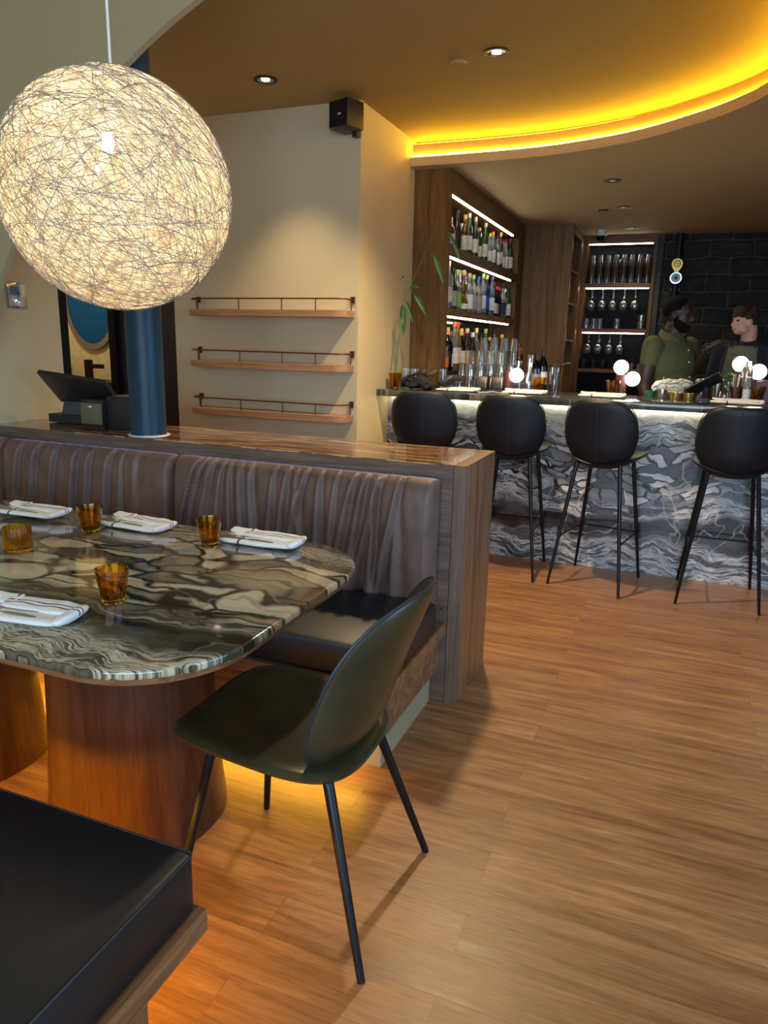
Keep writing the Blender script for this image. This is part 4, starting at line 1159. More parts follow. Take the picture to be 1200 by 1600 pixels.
for z, nm, g, pal in ((2.0862, 'top shelf', 'bottles on the top liquor shelf', ['smoky', 'clear', 'green', 'brown', 'amber', 'dark green']), (1.6552, 'middle shelf', 'bottles on the middle liquor shelf', ['clear', 'clear', 'smoky', 'pale blue', 'navy']), (1.2002, 'black tray', 'bottles on the lowest liquor level', ['clear', 'smoky', 'red', 'dark green', 'yellow'])):
    y = 5.27; i = 0
    while y < (7.35 if z > 1.5 else 5.95):
        b = rb.choice(pal); c = rb.choice(['black', 'cork', 'gold', 'red', 'white', 'grey'])
        put_bottle(rb.choice(['round', 'tall', 'slim', 'wine']), -1.775, y, z, b, c, rb.choice(['white', 'cream', 'black', 'grey']), '%s bottle with %s cap, back row, %s from left on the %s' % (b, c, ORD[i], nm), g, 0.92 if z > 2 else 1.0, rb.uniform(0, 6))
        y += rb.uniform(0.13, 0.17); i += 1

# ================================================================== GLASSWARE
def tumbler_mb(r0, r1, h, th=0.002, n=18, base=0.008, rfun=None):
    return MB().lathe([(0, 0), (r0, 0), (r0 + 0.0005, 0.002), (r1, h), (r1 - th, h), (r0 - th, base), (0, base)], n, rfun=rfun)


def glass_thing(name, mb, label, cat, group, mat='clear'):
    o = mb.build(name, M[mat], angle=40); tag(o, label, cat, group); return o


NUM = ORD
tm = glass_thing('tumbler', tumbler_mb(0.026, 0.034, 0.088), 'x', 'glass', None)
used = [0]


def put(proto_o, flag, x, y, z, label, group, flip=False, s=1.0):
    o = proto_o if flag[0] == 0 else proto_o.copy()
    if flag[0]: COL.objects.link(o)
    flag[0] = 1
    o.location = (x, y, z + (proto_o['h'] * s if flip else 0)); o.rotation_euler = (PI if flip else 0, 0, 0); o.scale = (s, s, s)
    o['label'] = label
    if group: o['group'] = group
    return o


tm['h'] = 0.088
rows = ['front', 'second', 'third']
for r_, y in enumerate((4.985, 5.058)):
    for i in range(8):
        x = -1.50 + i * 0.072
        if x > -1.0: break
        lv = ((1, 1, 2, 3, 3, 3, 2), (1, 2, 3, 4, 4, 4, 4))[r_][min(i, 6)]
        for k in range(lv):
            put(tm, used, x, y, 1.1002 + k * 0.0883, 'clear tumbler, %s from below, %s stack from the left, %s row on the bar' % (ORD[k], ORD[i], rows[r_]), 'clear tumblers stacked upside down on the bar', True)

tall = glass_thing('highball_glass', tumbler_mb(0.026, 0.030, 0.125), 'x', 'glass', None); tall['h'] = 0.125; fl = [0]
for i, (x, y) in enumerate(((-1.81, 4.93), (-1.742, 4.93), (-1.565, 5.03))):
    put(tall, fl, x, y, 1.1002, 'tall clear glass on the bar, %s of those near the plant' % ['left', 'middle', 'right'][i], 'tall glasses near the plant')
for i in range(5):
    put(tall, fl, -1.01, 5.02, 1.1002, 'tall clear glass in a row behind the orange globe lamp', 'tall glasses by the globe lamp') if i == 0 else None


def stem_mb(bowl, h, stem, foot=0.032):
    z0 = stem
    prof = [(0, 0), (foot, 0), (foot, 0.0015), (0.006, 0.005), (0.0035, 0.012), (0.0035, z0 - 0.004)]
    inner = []
    for r, z in bowl: prof.append((r, z0 + z))
    for r, z in bowl[::-1]: prof.append((max(0, r - 0.0012), z0 + z + (0.0015 if z < 0.004 else 0)))
    prof[-1] = (0, z0 + 0.002)
    return MB().lathe(prof, 18)


wine_b = [(0.006, 0.0), (0.024, 0.012), (0.036, 0.035), (0.040, 0.06), (0.038, 0.09), (0.033, 0.12)]
coupe_b = [(0.006, 0.0), (0.028, 0.008), (0.042, 0.025), (0.046, 0.045)]
cg = glass_thing('coupe_glass', stem_mb(coupe_b, 0.045, 0.075), 'x', 'glass', None); fl = [0]; cg['h'] = 0.12
for i, (x, y) in enumerate(((-1.70, 5.02), (-1.625, 4.96))):
    put(cg, fl, x, y, 1.1002, 'clear stemmed glass on the bar behind the black bag, %s of two' % ['left', 'right'][i], 'stemmed glasses behind the bag')
wg = glass_thing('wine_glass', stem_mb(wine_b, 0.12, 0.10), 'x', 'glass', None); wg['h'] = 0.22; fl = [0]
for r_, (z, n, nm) in enumerate(((2.0220, 5, 'upper'), (1.5450, 4, 'lower'))):
    for i in range(n):
        for q_, y in enumerate((8.70, 8.80)):
            put(wg, fl, -1.0 + i * (0.116 if r_ == 0 else 0.117) + 0.0, y, z - 0.22, 'wine glass hanging upside down, %s from the left, %s, %s rack' % (ORD[i], 'in front' if q_ == 0 else 'behind', nm), 'wine glasses hanging in the glass cabinet', True, 1.0 if r_ == 0 else 1.0)
pint = glass_thing('pint_glass', tumbler_mb(0.029, 0.042, 0.150), 'x', 'glass', None); pint['h'] = 0.15; fl = [0]
for i in range(8):
    for k in range(5):
        put(pint, fl, -1.022 + i * 0.0835, 8.74, 2.0822 + k * 0.040, 'pint glass, %s from below in the %s stack from the left, upper cabinet shelf' % (ORD[k], ORD[i]), 'pint glasses stacked in the cabinet', True)
for i in range(5):
    for k in range(4): put(pint, fl, -0.97 + i * 0.12, 8.86, 2.0822 + k * 0.040, 'pint glass, %s from below in the %s rear stack, upper cabinet shelf' % (ORD[k], ORD[i]), 'pint glasses stacked in the cabinet', True)
rk = glass_thing('rocks_glass', tumbler_mb(0.034, 0.038, 0.115), 'x', 'glass', None); rk['h'] = 0.115; fl = [0]
for i, x in enumerate((-1.03, -0.95, -0.885, -0.70)):
    put(rk, fl, x, 8.66, 1.6002, 'clear upturned glass under the hanging wine glasses, %s from the left' % ORD[i], 'upturned glasses on the cabinet shelf', True)
t = thing('iced_drink', 'tall glass half filled with amber drink at the right of the cabinet shelf', 'drink', (-0.447, 8.66, 1.6002))
part('glass', tumbler_mb(0.038, 0.042, 0.15), M['clear'], t)
part('drink', MB().lathe([(0, 0.009), (0.035, 0.009), (0.037, 0.08), (0, 0.08)], 18), plain('amber_drink', (0.50, 0.26, 0.09), 0.3), t)
mug = MB().lathe([(0, 0), (0.036, 0), (0.038, 0.004), (0.040, 0.10), (0.037, 0.10), (0.034, 0.008), (0, 0.008)], 20).tube([(0.038, 0, 0.085), (0.062, 0, 0.08), (0.066, 0, 0.05), (0.058, 0, 0.025), (0.037, 0, 0.02)], 0.0045, 8).build('mug', M['black_plastic'], angle=40)
mug['h'] = 0.1; tag(mug, 'x', 'mug'); fl = [0]
for i, x in enumerate((-1.03, -0.920, -0.815, -0.710, -0.60)):
    put(mug, fl, x, 8.67, 1.1582, 'black mug on the lowest cabinet shelf, %s from the left' % ORD[i], 'black mugs on the cabinet shelf')
sc = MB().lathe([(0, 0), (0.030, 0), (0.034, 0.07), (0.030, 0.07), (0.027, 0.006), (0, 0.006)], 18).tube([(0.0, -0.03, 0.06), (0.008, -0.05, 0.09), (0.012, -0.06, 0.12)], 0.004, 6).build('metal_jug', M['steel'], angle=40)
sc['h'] = 0.07; tag(sc, 'x', 'jug'); fl = [0]
for i, x in enumerate((-0.50, -0.425)):
    put(sc, fl, x, 8.66, 1.1582, 'small steel jug beside the mugs on the cabinet shelf, %s one' % ['left', 'right'][i], 'steel jugs by the mugs')
# small pieces on the side shelves of the tall cabinet
sm = glass_thing('small_glass', tumbler_mb(0.022, 0.028, 0.07), 'x', 'glass', None); sm['h'] = 0.07; fl = [0]
for i, (y, z) in enumerate(((7.95, 2.1652), (8.10, 2.1652), (7.9, 1.8402), (8.05, 1.8402), (7.92, 1.4702))):
    put(sm, fl, -1.17, y, z, 'small clear glass on the side shelves of the tall cabinet, %s' % ['top shelf front', 'top shelf back', 'middle shelf front', 'middle shelf back', 'lowest shelf'][i], 'small glasses on the side shelves')

# ================================================================== THINGS ON THE BAR
def facet(a, z, n=9): return 1 - 0.045 * (0.5 - 0.5 * math.cos(n * a)) * (1 if z < 0.062 else 0)


def amber_cup_mb(s=1.0):
    return MB().lathe([(0, 0), (0.026, 0), (0.0285, 0.003), (0.0345, 0.045), (0.0385, 0.066), (0.0420, 0.090), (0.0395, 0.090), (0.0360, 0.066), (0.0300, 0.030), (0.0245, 0.014), (0, 0.012)], 54, rfun=facet)


cup = amber_cup_mb().build('amber_tumbler', M['amber'], angle=30); tag(cup, 'x', 'glass', 'amber tumblers'); cup['h'] = 0.09; fl = [0]
for x, y, z, lb in ((-1.800, 1.835, 0.7602, 'faceted amber glass tumbler on the marble table left of the middle napkin'),
                    (-1.350, 1.880, 0.7602, 'faceted amber glass tumbler on the marble table left of the right napkin'),
                    (-1.262, 1.345, 0.7602, 'faceted amber glass tumbler nearest the camera on the marble table'),
                    (-0.860, 4.93, 1.1002, 'amber tumbler on the bar right of the first globe lamp'),
                    (-0.385, 4.93, 1.1002, 'amber tumbler on the bar before the middle pair of globes'),
                    (0.452, 4.93, 1.1002, 'amber tumbler at the right end of the visible bar'),
                    (-1.175, 4.925, 1.1002, 'amber tumbler on the bar behind the black tablets')):
    put(cup, fl, x, y, z, lb, 'amber glass tumblers', False, 1.0 if z < 1 else 1.12)
vot = MB().lathe([(0, 0), (0.038, 0), (0.041, 0.004), (0.041, 0.078), (0.038, 0.078), (0.037, 0.012), (0, 0.010)], 128, rfun=lambda a, z: 1 + 0.018 * math.cos(32 * a)).build('ribbed_votive', M['amber'], angle=60)
tag(vot, 'ribbed amber votive glass at the left edge of the marble table', 'votive'); vot.location = (-1.830, 1.565, 0.7602)

# potted bamboo
pl = thing('bamboo_plant', 'slender lucky bamboo in an amber glass at the left end of the bar', 'plant', (-1.792, 4.665, 1.1002))
part('glass_pot', MB().lathe([(0, 0), (0.026, 0), (0.0285, 0.003), (0.0345, 0.045), (0.043, 0.075), (0.046, 0.105), (0.043, 0.105), (0.037, 0.066), (0.0300, 0.030), (0.0245, 0.014), (0, 0.012)], 54, rfun=facet), M['amber'], pl)
part('stalk', MB().tube([(0, 0, 0.013), (0.002, 0, 0.09), (0.005, 0, 0.16), (0.008, 0, 0.22), (0.006, 0, 0.235)], [0.009, 0.0095, 0.0085, 0.009, 0.006], 10), M['stem'], pl)
part('stem', MB().tube([(0.004, 0.0, 0.225), (0.012, 0, 0.27), (0.025, 0, 0.35), (0.034, 0.0, 0.43), (0.045, 0, 0.52), (0.060, 0.0, 0.60), (0.095, 0, 0.68)], [0.0045] * 5 + [0.004, 0.003], 8), M['stem'], pl)
part('stem', MB().tube([(0.005, 0.004, 0.225), (0.022, 0.004, 0.30), (0.028, 0.004, 0.38), (0.040, 0.0, 0.46)], 0.0028, 8), M['stem'], pl)
part('stem', MB().tube([(0.052, 0, 0.54), (0.052, 0, 0.66), (0.058, 0, 0.72)], 0.0016, 6), M['stem'], pl)


def leaf(p0, p1, w, droop=0.02):
    mb = MB(); p0, p1 = Vector(p0), Vector(p1); d = p1 - p0; side = Vector((d.z, 0.0, -d.x)).normalized()
    def f(u, v):
        k = math.sin(PI * min(1, u * 0.98 + 0.02)) ** 0.75
        q = p0 + d * u + side * (v - 0.5) * 2 * w * k + Vector((0, 0, -droop * 4 * (u - 0.5) ** 2 + droop))
        q.y += -0.006 * abs(v - 0.5) * 2 * k + 0.01 * u
        return q
    mb.grid(f, 14, 4); return mb


for p0, p1, w in (((0.05, 0, 0.56), (0.058, 0, 0.36), 0.011), ((0.056, 0, 0.58), (0.115, 0, 0.43), 0.012), ((0.034, 0, 0.44), (0.052, 0, 0.34), 0.008), ((0.045, 0, 0.55), (0.022, 0, 0.44), 0.010), ((0.078, 0, 0.645), (0.155, 0.0, 0.655), 0.010),
                  ((0.12, 0.0, 0.61), (0.205, 0.0, 0.48), 0.017), ((0.245, 0.0, 0.86), (0.315, 0.0, 0.68), 0.017), ((0.335, 0.0, 1.00), (0.43, 0.0, 0.80), 0.012), ((0.058, 0, 0.72), (0.02, 0, 0.70), 0.004), ((0.19, 0, 1.06), (0.235, 0, 0.99), 0.006)):
    o = part('leaf', leaf(p0, p1, w), M['leaf'], pl, fix=False)
part('branch', MB().tube([(0.095, 0, 0.68), (0.15, 0.005, 0.80), (0.20, 0.005, 0.92), (0.245, 0.004, 1.02), (0.26, 0.003, 1.07)], 0.0013, 6), M['stem'], pl)
part('branch', MB().tube([(0.20, 0.005, 0.92), (0.27, 0.005, 0.99), (0.335, 0.003, 1.00)], 0.0010, 6), M['stem'], pl)
part('branch', MB().tube([(0.15, 0.005, 0.80), (0.20, 0.005, 0.855), (0.245, 0.003, 0.86)], 0.0010, 6), M['stem'], pl)
part('branch', MB().tube([(0.078, 0.0, 0.645), (0.10, 0.004, 0.64), (0.12, 0.003, 0.61)], 0.0010, 6), M['stem'], pl)

# black bag on the bar before the first stool
t = thing('black_bag', 'crumpled black bag with straps lying on the bar before the leftmost stool', 'bag', (-1.615, 4.64, 1.117))
def bagf(a, b):
    return (a * 0.115, b * 0.075 * (1 - 0.2 * a * a), 0.034 + 0.018 * noise.noise(Vector((a * 3, b * 3, 2))) + 0.010 * math.sin(a * 7) - 0.022 * a * a)
part('body', MB().pillow(bagf, 0.062, 26, 2.6, 5), M['bag'], t)
part('strap', MB().tube([(-0.09, -0.06, 0.03), (-0.06, -0.05, 0.075), (-0.01, -0.02, 0.088), (0.04, -0.03, 0.07), (0.085, -0.05, 0.03)], 0.007, 8), M['bag'], t)
part('strap', MB().tube([(-0.06, 0.02, 0.05), (-0.02, 0.02, 0.095), (0.05, 0.01, 0.085), (0.09, 0.03, 0.04)], 0.007, 8), M['bag'], t)
t = thing('black_pouch', 'black fabric pouch resting on the white napkin beside the bag', 'pouch', (-1.405, 4.70, 1.135))
part('body', MB().pillow(lambda a, b: (a * 0.085, b * 0.05, 0.028 + 0.012 * math.sin(a * 4) + 0.02 * a), 0.034, 20, 2.4, 5), M['bag'], t)


def napkin(x, y, z, rz, label, L=0.27, Wd=0.115, seed=0):
    t = thing('folded_napkin', label, 'napkin', (x, y, z), rz, 'folded white napkins with burgundy stripes')
    n_ = lambda a, b, q: noise.noise(Vector((a * 2.3 + seed, b * 2.0, q)))
    part('lower_fold', MB().pillow(lambda a, b: (a * L / 2, b * Wd / 2 * (1 + 0.05 * n_(a, b, 1)), 0.0095 + 0.002 * n_(a, b, 3)), 0.0175, 26, 4.5, 6), M['napkin'], t)
    part('upper_fold', MB().pillow(lambda a, b: (0.030 + a * L * 0.36, 0.022 + b * Wd * 0.26 + 0.004 * n_(a, b, 5), 0.0225 + 0.003 * n_(a, b, 6) + 0.003 * b), 0.009, 22, 5, 8), M['napkin2'], t)
    part('rolled_end', MB().pillow(lambda a, b: (L / 2 - 0.012 + 0.014 * a + 0.002 * b, b * Wd / 2 * 0.95, 0.018 + 0.003 * b), 0.018, 16, 3, 6), M['napkin2'], t)
    part('flap', MB().pillow(lambda a, b: (-L * 0.30 + a * L * 0.16, 0.036 + b * Wd * 0.17, 0.0225 + 0.004 * b + 0.005 * a * a), 0.006, 16, 5, 8), M['napkin'], t)
    return t


def fork(x, y, z, rz, label):
    t = thing('fork', label, 'fork', (x, y, z), rz, 'forks tucked into the napkins')
    part('handle', MB().pillow(lambda a, b: (0.05 + a * 0.065, b * (0.0055 + 0.002 * a * a), 0.0012), 0.0024, 14, 2.6, 6), M['steel'], t)
    mb = MB().pillow(lambda a, b: (-0.037 + a * 0.024, b * 0.011 * (1 - 0.3 * max(0, a)), 0.0016 - 0.002 * a), 0.0022, 14, 3, 6)
    for k in range(4): mb.tube([(-0.055, -0.0085 + k * 0.0057, 0.003), (-0.075, -0.0085 + k * 0.0057, 0.0045), (-0.095, -0.0085 + k * 0.0057, 0.003)], 0.0013, 6)
    part('head', mb, M['steel'], t)


def knife(x, y, z, rz, label):
    t = thing('knife', label, 'knife', (x, y, z), rz, 'knives tucked into the napkins')
    part('blade', MB().pillow(lambda a, b: (-0.05 + a * 0.055, b * 0.009, 0.0012), 0.0016, 14, 2.2, 6), M['steel'], t)
    part('handle', MB().pillow(lambda a, b: (0.055 + a * 0.05, b * 0.0065, 0.0016), 0.0034, 14, 2.6, 6), M['steel'], t)


NP = [(-2.175, 1.935, 0.05, 'white striped napkin, leftmost of three on the far side of the marble table', 'leftmost'), (-1.715, 1.960, -0.06, 'white striped napkin in the middle of three on the far side of the marble table', 'middle'),
      (-1.215, 1.975, 0.04, 'white striped napkin at the right on the far side of the marble table', 'right'), (-1.385, 1.185, 0.10, 'white striped napkin at the near edge of the marble table', 'near')]
for i, (x, y, rz, lb, w) in enumerate(NP):
    napkin(x, y, 0.7604, rz, lb, 0.285, 0.118, i * 3.1)
    c, s_ = math.cos(rz), math.sin(rz)
    fork(x - 0.065 * c + 0.012 * s_, y - 0.065 * s_ - 0.012 * c, 0.7774, rz + 0.05, 'steel fork tucked into the %s table napkin' % w)
    knife(x - 0.04 * c + 0.034 * s_, y - 0.04 * s_ - 0.034 * c, 0.7774, rz - 0.03, 'steel knife tucked into the %s table napkin' % w)
for i, (x, y, rz, lb) in enumerate(((-1.345, 4.66, 0.0, 'white striped napkin on the bar under the black pouch'), (-0.915, 4.72, 0.02, 'white striped napkin on the bar below the first globe lamp'),
                                    (-0.435, 4.76, 0.0, 'white striped napkin on the bar before the middle globes'), (0.335, 4.74, 0.0, 'white striped napkin at the right end of the bar'))):
    napkin(x, y, 1.1004, rz, lb, 0.29, 0.12, i * 2.3 + 9)

# tablets with their cable
for x, y, lb in ((-1.232, 4.80, 'black card reader on the bar, left of two by the white cable'), (-1.130, 4.83, 'black card reader on the bar, right of two by the white cable')):
    t = thing('card_reader', lb, 'card reader', (x, y, 1.1004), 0.1, 'black card readers on the bar')
    part('stand', MB().prism([(-0.045, -0.04), (0.045, -0.04), (0.035, 0.05), (-0.035, 0.05)], 0, 0.018), M['black_plastic'], t, smooth=False)
    part('screen', MB().box(-0.048, 0.048, -0.008, 0.004, 0.0, 0.08, bevel=0.003, m=Matrix.Translation((0, -0.005, 0.020)) @ Matrix.Rotation(math.radians(-20), 4, 'X')), M['black_plastic'], t)
    part('bezel', MB().tube([(-0.040, -0.016, 0.020), (-0.036, 0.012, 0.09), (0.036, 0.012, 0.09), (0.040, -0.016, 0.020)], 0.0016, 6), M['steel'], t)
cb_ = MB().tube([(-1.30, 4.76, 1.104), (-1.27, 4.70, 1.104), (-1.23, 4.66, 1.104), (-1.19, 4.64, 1.1035), (-1.15, 4.67, 1.104), (-1.12, 4.72, 1.107), (-1.09, 4.70, 1.104), (-1.04, 4.65, 1.104), (-1.00, 4.64, 1.104)], 0.0032, 8).build('cable', M['cable'])
tag(cb_, 'white cable looping across the bar before the card readers', 'cable')

# rust coloured lamps with glass globes
def globe_lamp(x, y, label, globes, ch_=0.135, cr_=0.036):
    t = thing('globe_lamp', label, 'table lamp', (x, y, 1.1002), 0, 'rust globe lamps on the bar')
    part('cylinder', MB().lathe([(0, 0), (cr_, 0), (cr_, ch_ - 0.002), (cr_ - 0.002, ch_), (0, ch_)], 36), M['rust'], t)
    for gx, gy, gz in globes:
        part('globe', MB().ball((gx, gy, gz), 0.047, 32, 16), M['globe'], t)
    return t


globe_lamp(-1.062, 4.89, 'rust cylinder lamp with one white globe, beside the stacked tumblers', [(0.066, -0.052, 0.112)])
globe_lamp(-0.345, 5.04, 'rust cylinder lamp with two white globes in the middle of the bar', [(-0.008, 0.0, 0.1825), (0.072, -0.045, 0.112)])
globe_lamp(0.50, 5.03, 'rust cylinder lamp with a globe on top at the right end of the bar', [(-0.045, 0.02, 0.182)])
globe_lamp(0.352, 5.088, 'rust cylinder lamp behind the steel shaker near the right end', [(0.0, 0.0, 0.226)], 0.18, 0.03)
for x, y, z in ((-0.99, 4.82, 1.25), (-0.31, 4.88, 1.30), (0.43, 4.95, 1.34)):
    light('globe_glow', 'POINT', (x, y, z), 1.2, (1, 0.80, 0.55), 0.05)

# carafes, amber topped bottles, wine, pitcher at the end of the glasses
t = thing('carafe', 'clear glass carafe with round neck behind the first globe lamp', 'carafe', (-0.932, 4.955, 1.1003))
part('body', MB().lathe([(0, 0), (0.035, 0), (0.040, 0.02), (0.038, 0.09), (0.018, 0.14), (0.016, 0.20), (0.022, 0.245), (0.020, 0.245), (0.014, 0.20), (0.016, 0.14), (0.034, 0.09), (0.034, 0.01), (0, 0.008)], 24), M['clear'], t)
for i, (x, y) in enumerate(((-0.995, 5.165), (-0.935, 5.092))):
    t = thing('amber_bottle', 'ribbed amber glass bottle with black cap above the clear jars, %s of two' % ['left', 'right'][i], 'bottle', (x, y, 0.9) if i == 0 else (x, y, 1.1003), 0, 'ribbed amber bottles')
    z0 = 0.20 if i == 0 else 0.13
    part('clear_jar', MB().lathe([(0, 0), (0.032, 0), (0.032, z0), (0.030, z0), (0.030, 0.006), (0, 0.006)], 24), M['clear'], t)
    part('amber_body', MB().lathe([(0, z0 + 0.0005), (0.030, z0 + 0.0005)] + [(0.030 - 0.002 * (k % 2) - 0.0012 * k, z0 + 0.012 * k + 0.004) for k in range(1, 9)] + [(0.012, z0 + 0.115), (0, z0 + 0.115)], 24), M['amber_dark'], t)
    part('cap', MB().cyl((0, 0), 0.010, z0 + 0.1155, z0 + 0.135, 12), M['black_plastic'], t)
    if i == 0: t.location.z = 1.1003; t.location.y = 5.10; t.location.x = -1.04
put_bottle('wine', -0.872, 5.09, 1.1003, 'black', 'black', 'white', 'dark wine bottle with white label by the clear pitcher', 'wine bottles at the end of the glasses', 0.95)
put_bottle('wine', -0.905, 5.03, 1.1003, 'black', 'black', 'grey', 'dark wine bottle left of the white labelled one', 'wine bottles at the end of the glasses', 0.85)
t = thing('pitcher', 'clear plastic pitcher with dark lid before the tall cabinet', 'pitcher', (-0.783, 5.075, 1.1003))
part('body', MB().lathe([(0, 0), (0.030, 0), (0.040, 0.165), (0.038, 0.165), (0.028, 0.005), (0, 0.005)], 28), thin_glass('frosted', (0.72, 0.74, 0.76), 0.9), t)
part('lid', MB().lathe([(0, 0.1655), (0.041, 0.1655), (0.038, 0.185), (0, 0.185)], 28), M['black_plastic'], t)
part('spout', MB().tube([(0.036, 0, 0.176), (0.07, 0, 0.192), (0.10, 0, 0.195)], 0.008, 8), M['black_plastic'], t)

# bar tools, towels, tablet, garnishes at the right
t = thing('white_towel', 'rumpled white towel heaped on the back of the bar', 'towel', (-0.03, 5.08, 1.1003))
part('heap', MB().pillow(lambda a, b: (a * 0.125, b * 0.045, 0.085 + 0.020 * noise.noise(Vector((a * 4, b * 4, 1))) - 0.02 * a * a + 0.012 * a), 0.062, 28, 2.6, 4), M['towel'], t)
part('fold', MB().pillow(lambda a, b: (0.02 + a * 0.055, -0.03 + b * 0.03, 0.045 + 0.01 * noise.noise(Vector((a * 4, b * 4, 7)))), 0.05, 20, 2.4, 4), M['towel'], t)
part('tail', MB().pillow(lambda a, b: (0.03 + a * 0.035, b * 0.03, 0.030 + 0.01 * a), 0.058, 16, 2.4, 4), M['towel'], t)
t = thing('tool_holder', 'dark holder with steel bar tools before the white towel', 'tool holder', (-0.085, 4.995, 1.1003))
part('cup', tumbler_mb(0.030, 0.033, 0.055), M['steel'], t)
for a, h in ((0.012, 0.12), (-0.012, 0.10), (0.0, 0.135)):
    part('bar_spoon', MB().tube([(a, 0, 0.01), (a * 2.2, 0.003, h)], 0.0016, 6), M['steel'], t)
fl = [0]
bowl = MB().lathe([(0, 0), (0.030, 0), (0.036, 0.042), (0.034, 0.042), (0.028, 0.004), (0, 0.004)], 24).build('brass_bowl', M['brass'], angle=40); tag(bowl, 'x', 'bowl'); bowl['h'] = 0.042
for i, x in enumerate((-0.005, 0.07)):
    put(bowl, fl, x, 4.885, 1.1003, 'small brass bowl before the towel, %s of two' % ['left', 'right'][i], 'brass bowls on the bar')
sh = MB().lathe([(0, 0), (0.034, 0), (0.046, 0.125), (0.044, 0.125), (0.032, 0.004), (0, 0.004)], 28).build('mixing_tin', M['steel'], angle=40); tag(sh, 'x', 'mixing tin'); sh['h'] = 0.125; fl = [0]
for i, (x, y) in enumerate(((0.148, 5.083), (0.238, 5.083))):
    put(sh, fl, x, y, 1.1003, 'steel mixing tin behind the tilted tablet, %s of two' % ['left', 'right'][i], 'steel mixing tins')
t = thing('tablet', 'black tablet tilted steeply on its stand on the bar', 'tablet', (0.145, 4.955, 1.1003))
part('screen', MB().box(-0.105, 0.105, -0.005, 0.005, -0.07, 0.07, bevel=0.003, m=Matrix.Translation((0.01, -0.0, 0.095)) @ Matrix.Rotation(math.radians(-32), 4, 'Y') @ Matrix.Rotation(math.radians(62), 4, 'X')), M['black_plastic'], t)
part('stand', MB().box(-0.03, 0.05, -0.03, 0.03, 0, 0.012).tube([(0.01, 0, 0.01), (0.02, 0.005, 0.085)], 0.010, 8), M['black_plastic'], t)
t = thing('cocktail_shaker', 'tall steel shaker with blue sheen before the right globes', 'shaker', (0.388, 4.985, 1.1003))
part('tin', MB().lathe([(0, 0), (0.032, 0), (0.038, 0.15), (0.036, 0.152), (0.034, 0.19), (0.026, 0.215), (0, 0.215)], 28), M['steel'], t)
part('cap', MB().cyl((0, 0), 0.020, 0.2155, 0.245, 20), M['steel'], t)
t = thing('herb_jar', 'clear jar of green herbs and straws near the right end of the bar', 'jar', (0.294, 5.020, 1.1003))
part('jar', tumbler_mb(0.028, 0.030, 0.12), M['clear'], t)
part('label_band', MB().lathe([(0.0305, 0.04), (0.0312, 0.04), (0.0316, 0.10), (0.0309, 0.10)], 24, closed=True), M['olive_plastic'], t)
mb = MB(); rh = random.Random(4)
for k in range(26):
    a = rh.uniform(0, 6.28); r = rh.uniform(0, 0.026); mb.ball((r * math.cos(a), r * math.sin(a), rh.uniform(0.12, 0.165)), rh.uniform(0.007, 0.013), 8, 5, (1, 1, 0.6))
part('herbs', mb, M['leaf'], t)
t = thing('straw_cup', 'cup of gold and white straws beside the green herbs', 'straw cup', (0.330, 4.950, 1.1003))
part('cup', tumbler_mb(0.026, 0.028, 0.09), M['rust'], t)
for k in range(7):
    a = k * 0.9; part('straw', MB().tube([(0.010 * math.cos(a), 0.010 * math.sin(a), 0.01), (0.018 * math.cos(a), 0.018 * math.sin(a), 0.165)], 0.0032, 6), M['brass'] if k % 2 else M['white_plastic'], t)
t = thing('dropper_bottle', 'clear round bottle with pale liquid before the straws', 'bottle', (0.272, 4.905, 1.1003))
part('body', MB().lathe([(0, 0), (0.034, 0), (0.038, 0.01), (0.038, 0.045), (0.030, 0.07), (0.010, 0.085), (0.010, 0.10), (0, 0.10)], 24), thin_glass('pale_violet', (0.70, 0.66, 0.72)), t)
part('cap', MB().cyl((0, 0), 0.011, 0.1005, 0.125, 12), M['black_plastic'], t)
put_bottle('round', 0.395, 4.93, 1.1003, 'clear', 'red', 'white', 'small clear bottle with red cap and pale label left of the right amber tumbler', 'mixers at the right end of the bar', 0.58)
t = thing('menu_holder', 'dark rust menu board in a clear holder at the right end', 'menu holder', (0.505, 4.965, 1.1003))
part('board', MB().box(-0.055, 0.04, 0.0, 0.006, 0.002, 0.125), M['rust'], t, smooth=False)
part('frame', MB().tube([(-0.058, -0.001, 0.0032), (-0.058, -0.001, 0.128), (0.043, -0.001, 0.128), (0.043, -0.001, 0.0032)], 0.0022, 6), M['steel'], t)
t = thing('green_bowl', 'small green bowl at the left of the towel', 'bowl', (-0.155, 5.05, 1.1003))
part('bowl', MB().lathe([(0, 0), (0.026, 0), (0.034, 0.04), (0.031, 0.04), (0.023, 0.004), (0, 0.004)], 24), plain('green_glaze', (0.02, 0.12, 0.07), 0.3), t)

# ================================================================== PEOPLE
def capsule(mb, p0, r0, p1, r1, n=14, k=3):
    p0, p1 = Vector(p0), Vector(p1); d = p1 - p0; L = d.length; t = d / L
    pts = []; rs = []
    for i in range(k + 1): a = PI / 2 * (1 - i / k); pts.append(p0 - t * r0 * math.sin(a)); rs.append(max(0.0006, r0 * math.cos(a)))
    for i in range(k + 1): a = PI / 2 * (i / k); pts.append(p1 + t * r1 * math.sin(a)); rs.append(max(0.0006, r1 * math.cos(a)))
    mb.tube(pts, rs, n)


def ell(mb, c, rx, ry, rz, yaw=0, pitch=0, n=22, k=14):
    m = Matrix.Translation(c) @ Matrix.Rotation(yaw, 4, 'Z') @ Matrix.Rotation(pitch, 4, 'Y')
    mb.ball((0, 0, 0), 1, n, k, (rx, ry, rz), m=m)


def fuse(o, vox, it=4):
    r = o.modifiers.new('fuse', 'REMESH'); r.mode = 'VOXEL'; r.voxel_size = vox; r.use_smooth_shade = True
    s = o.modifiers.new('soft', 'SMOOTH'); s.iterations = it; s.factor = 0.5
    return o


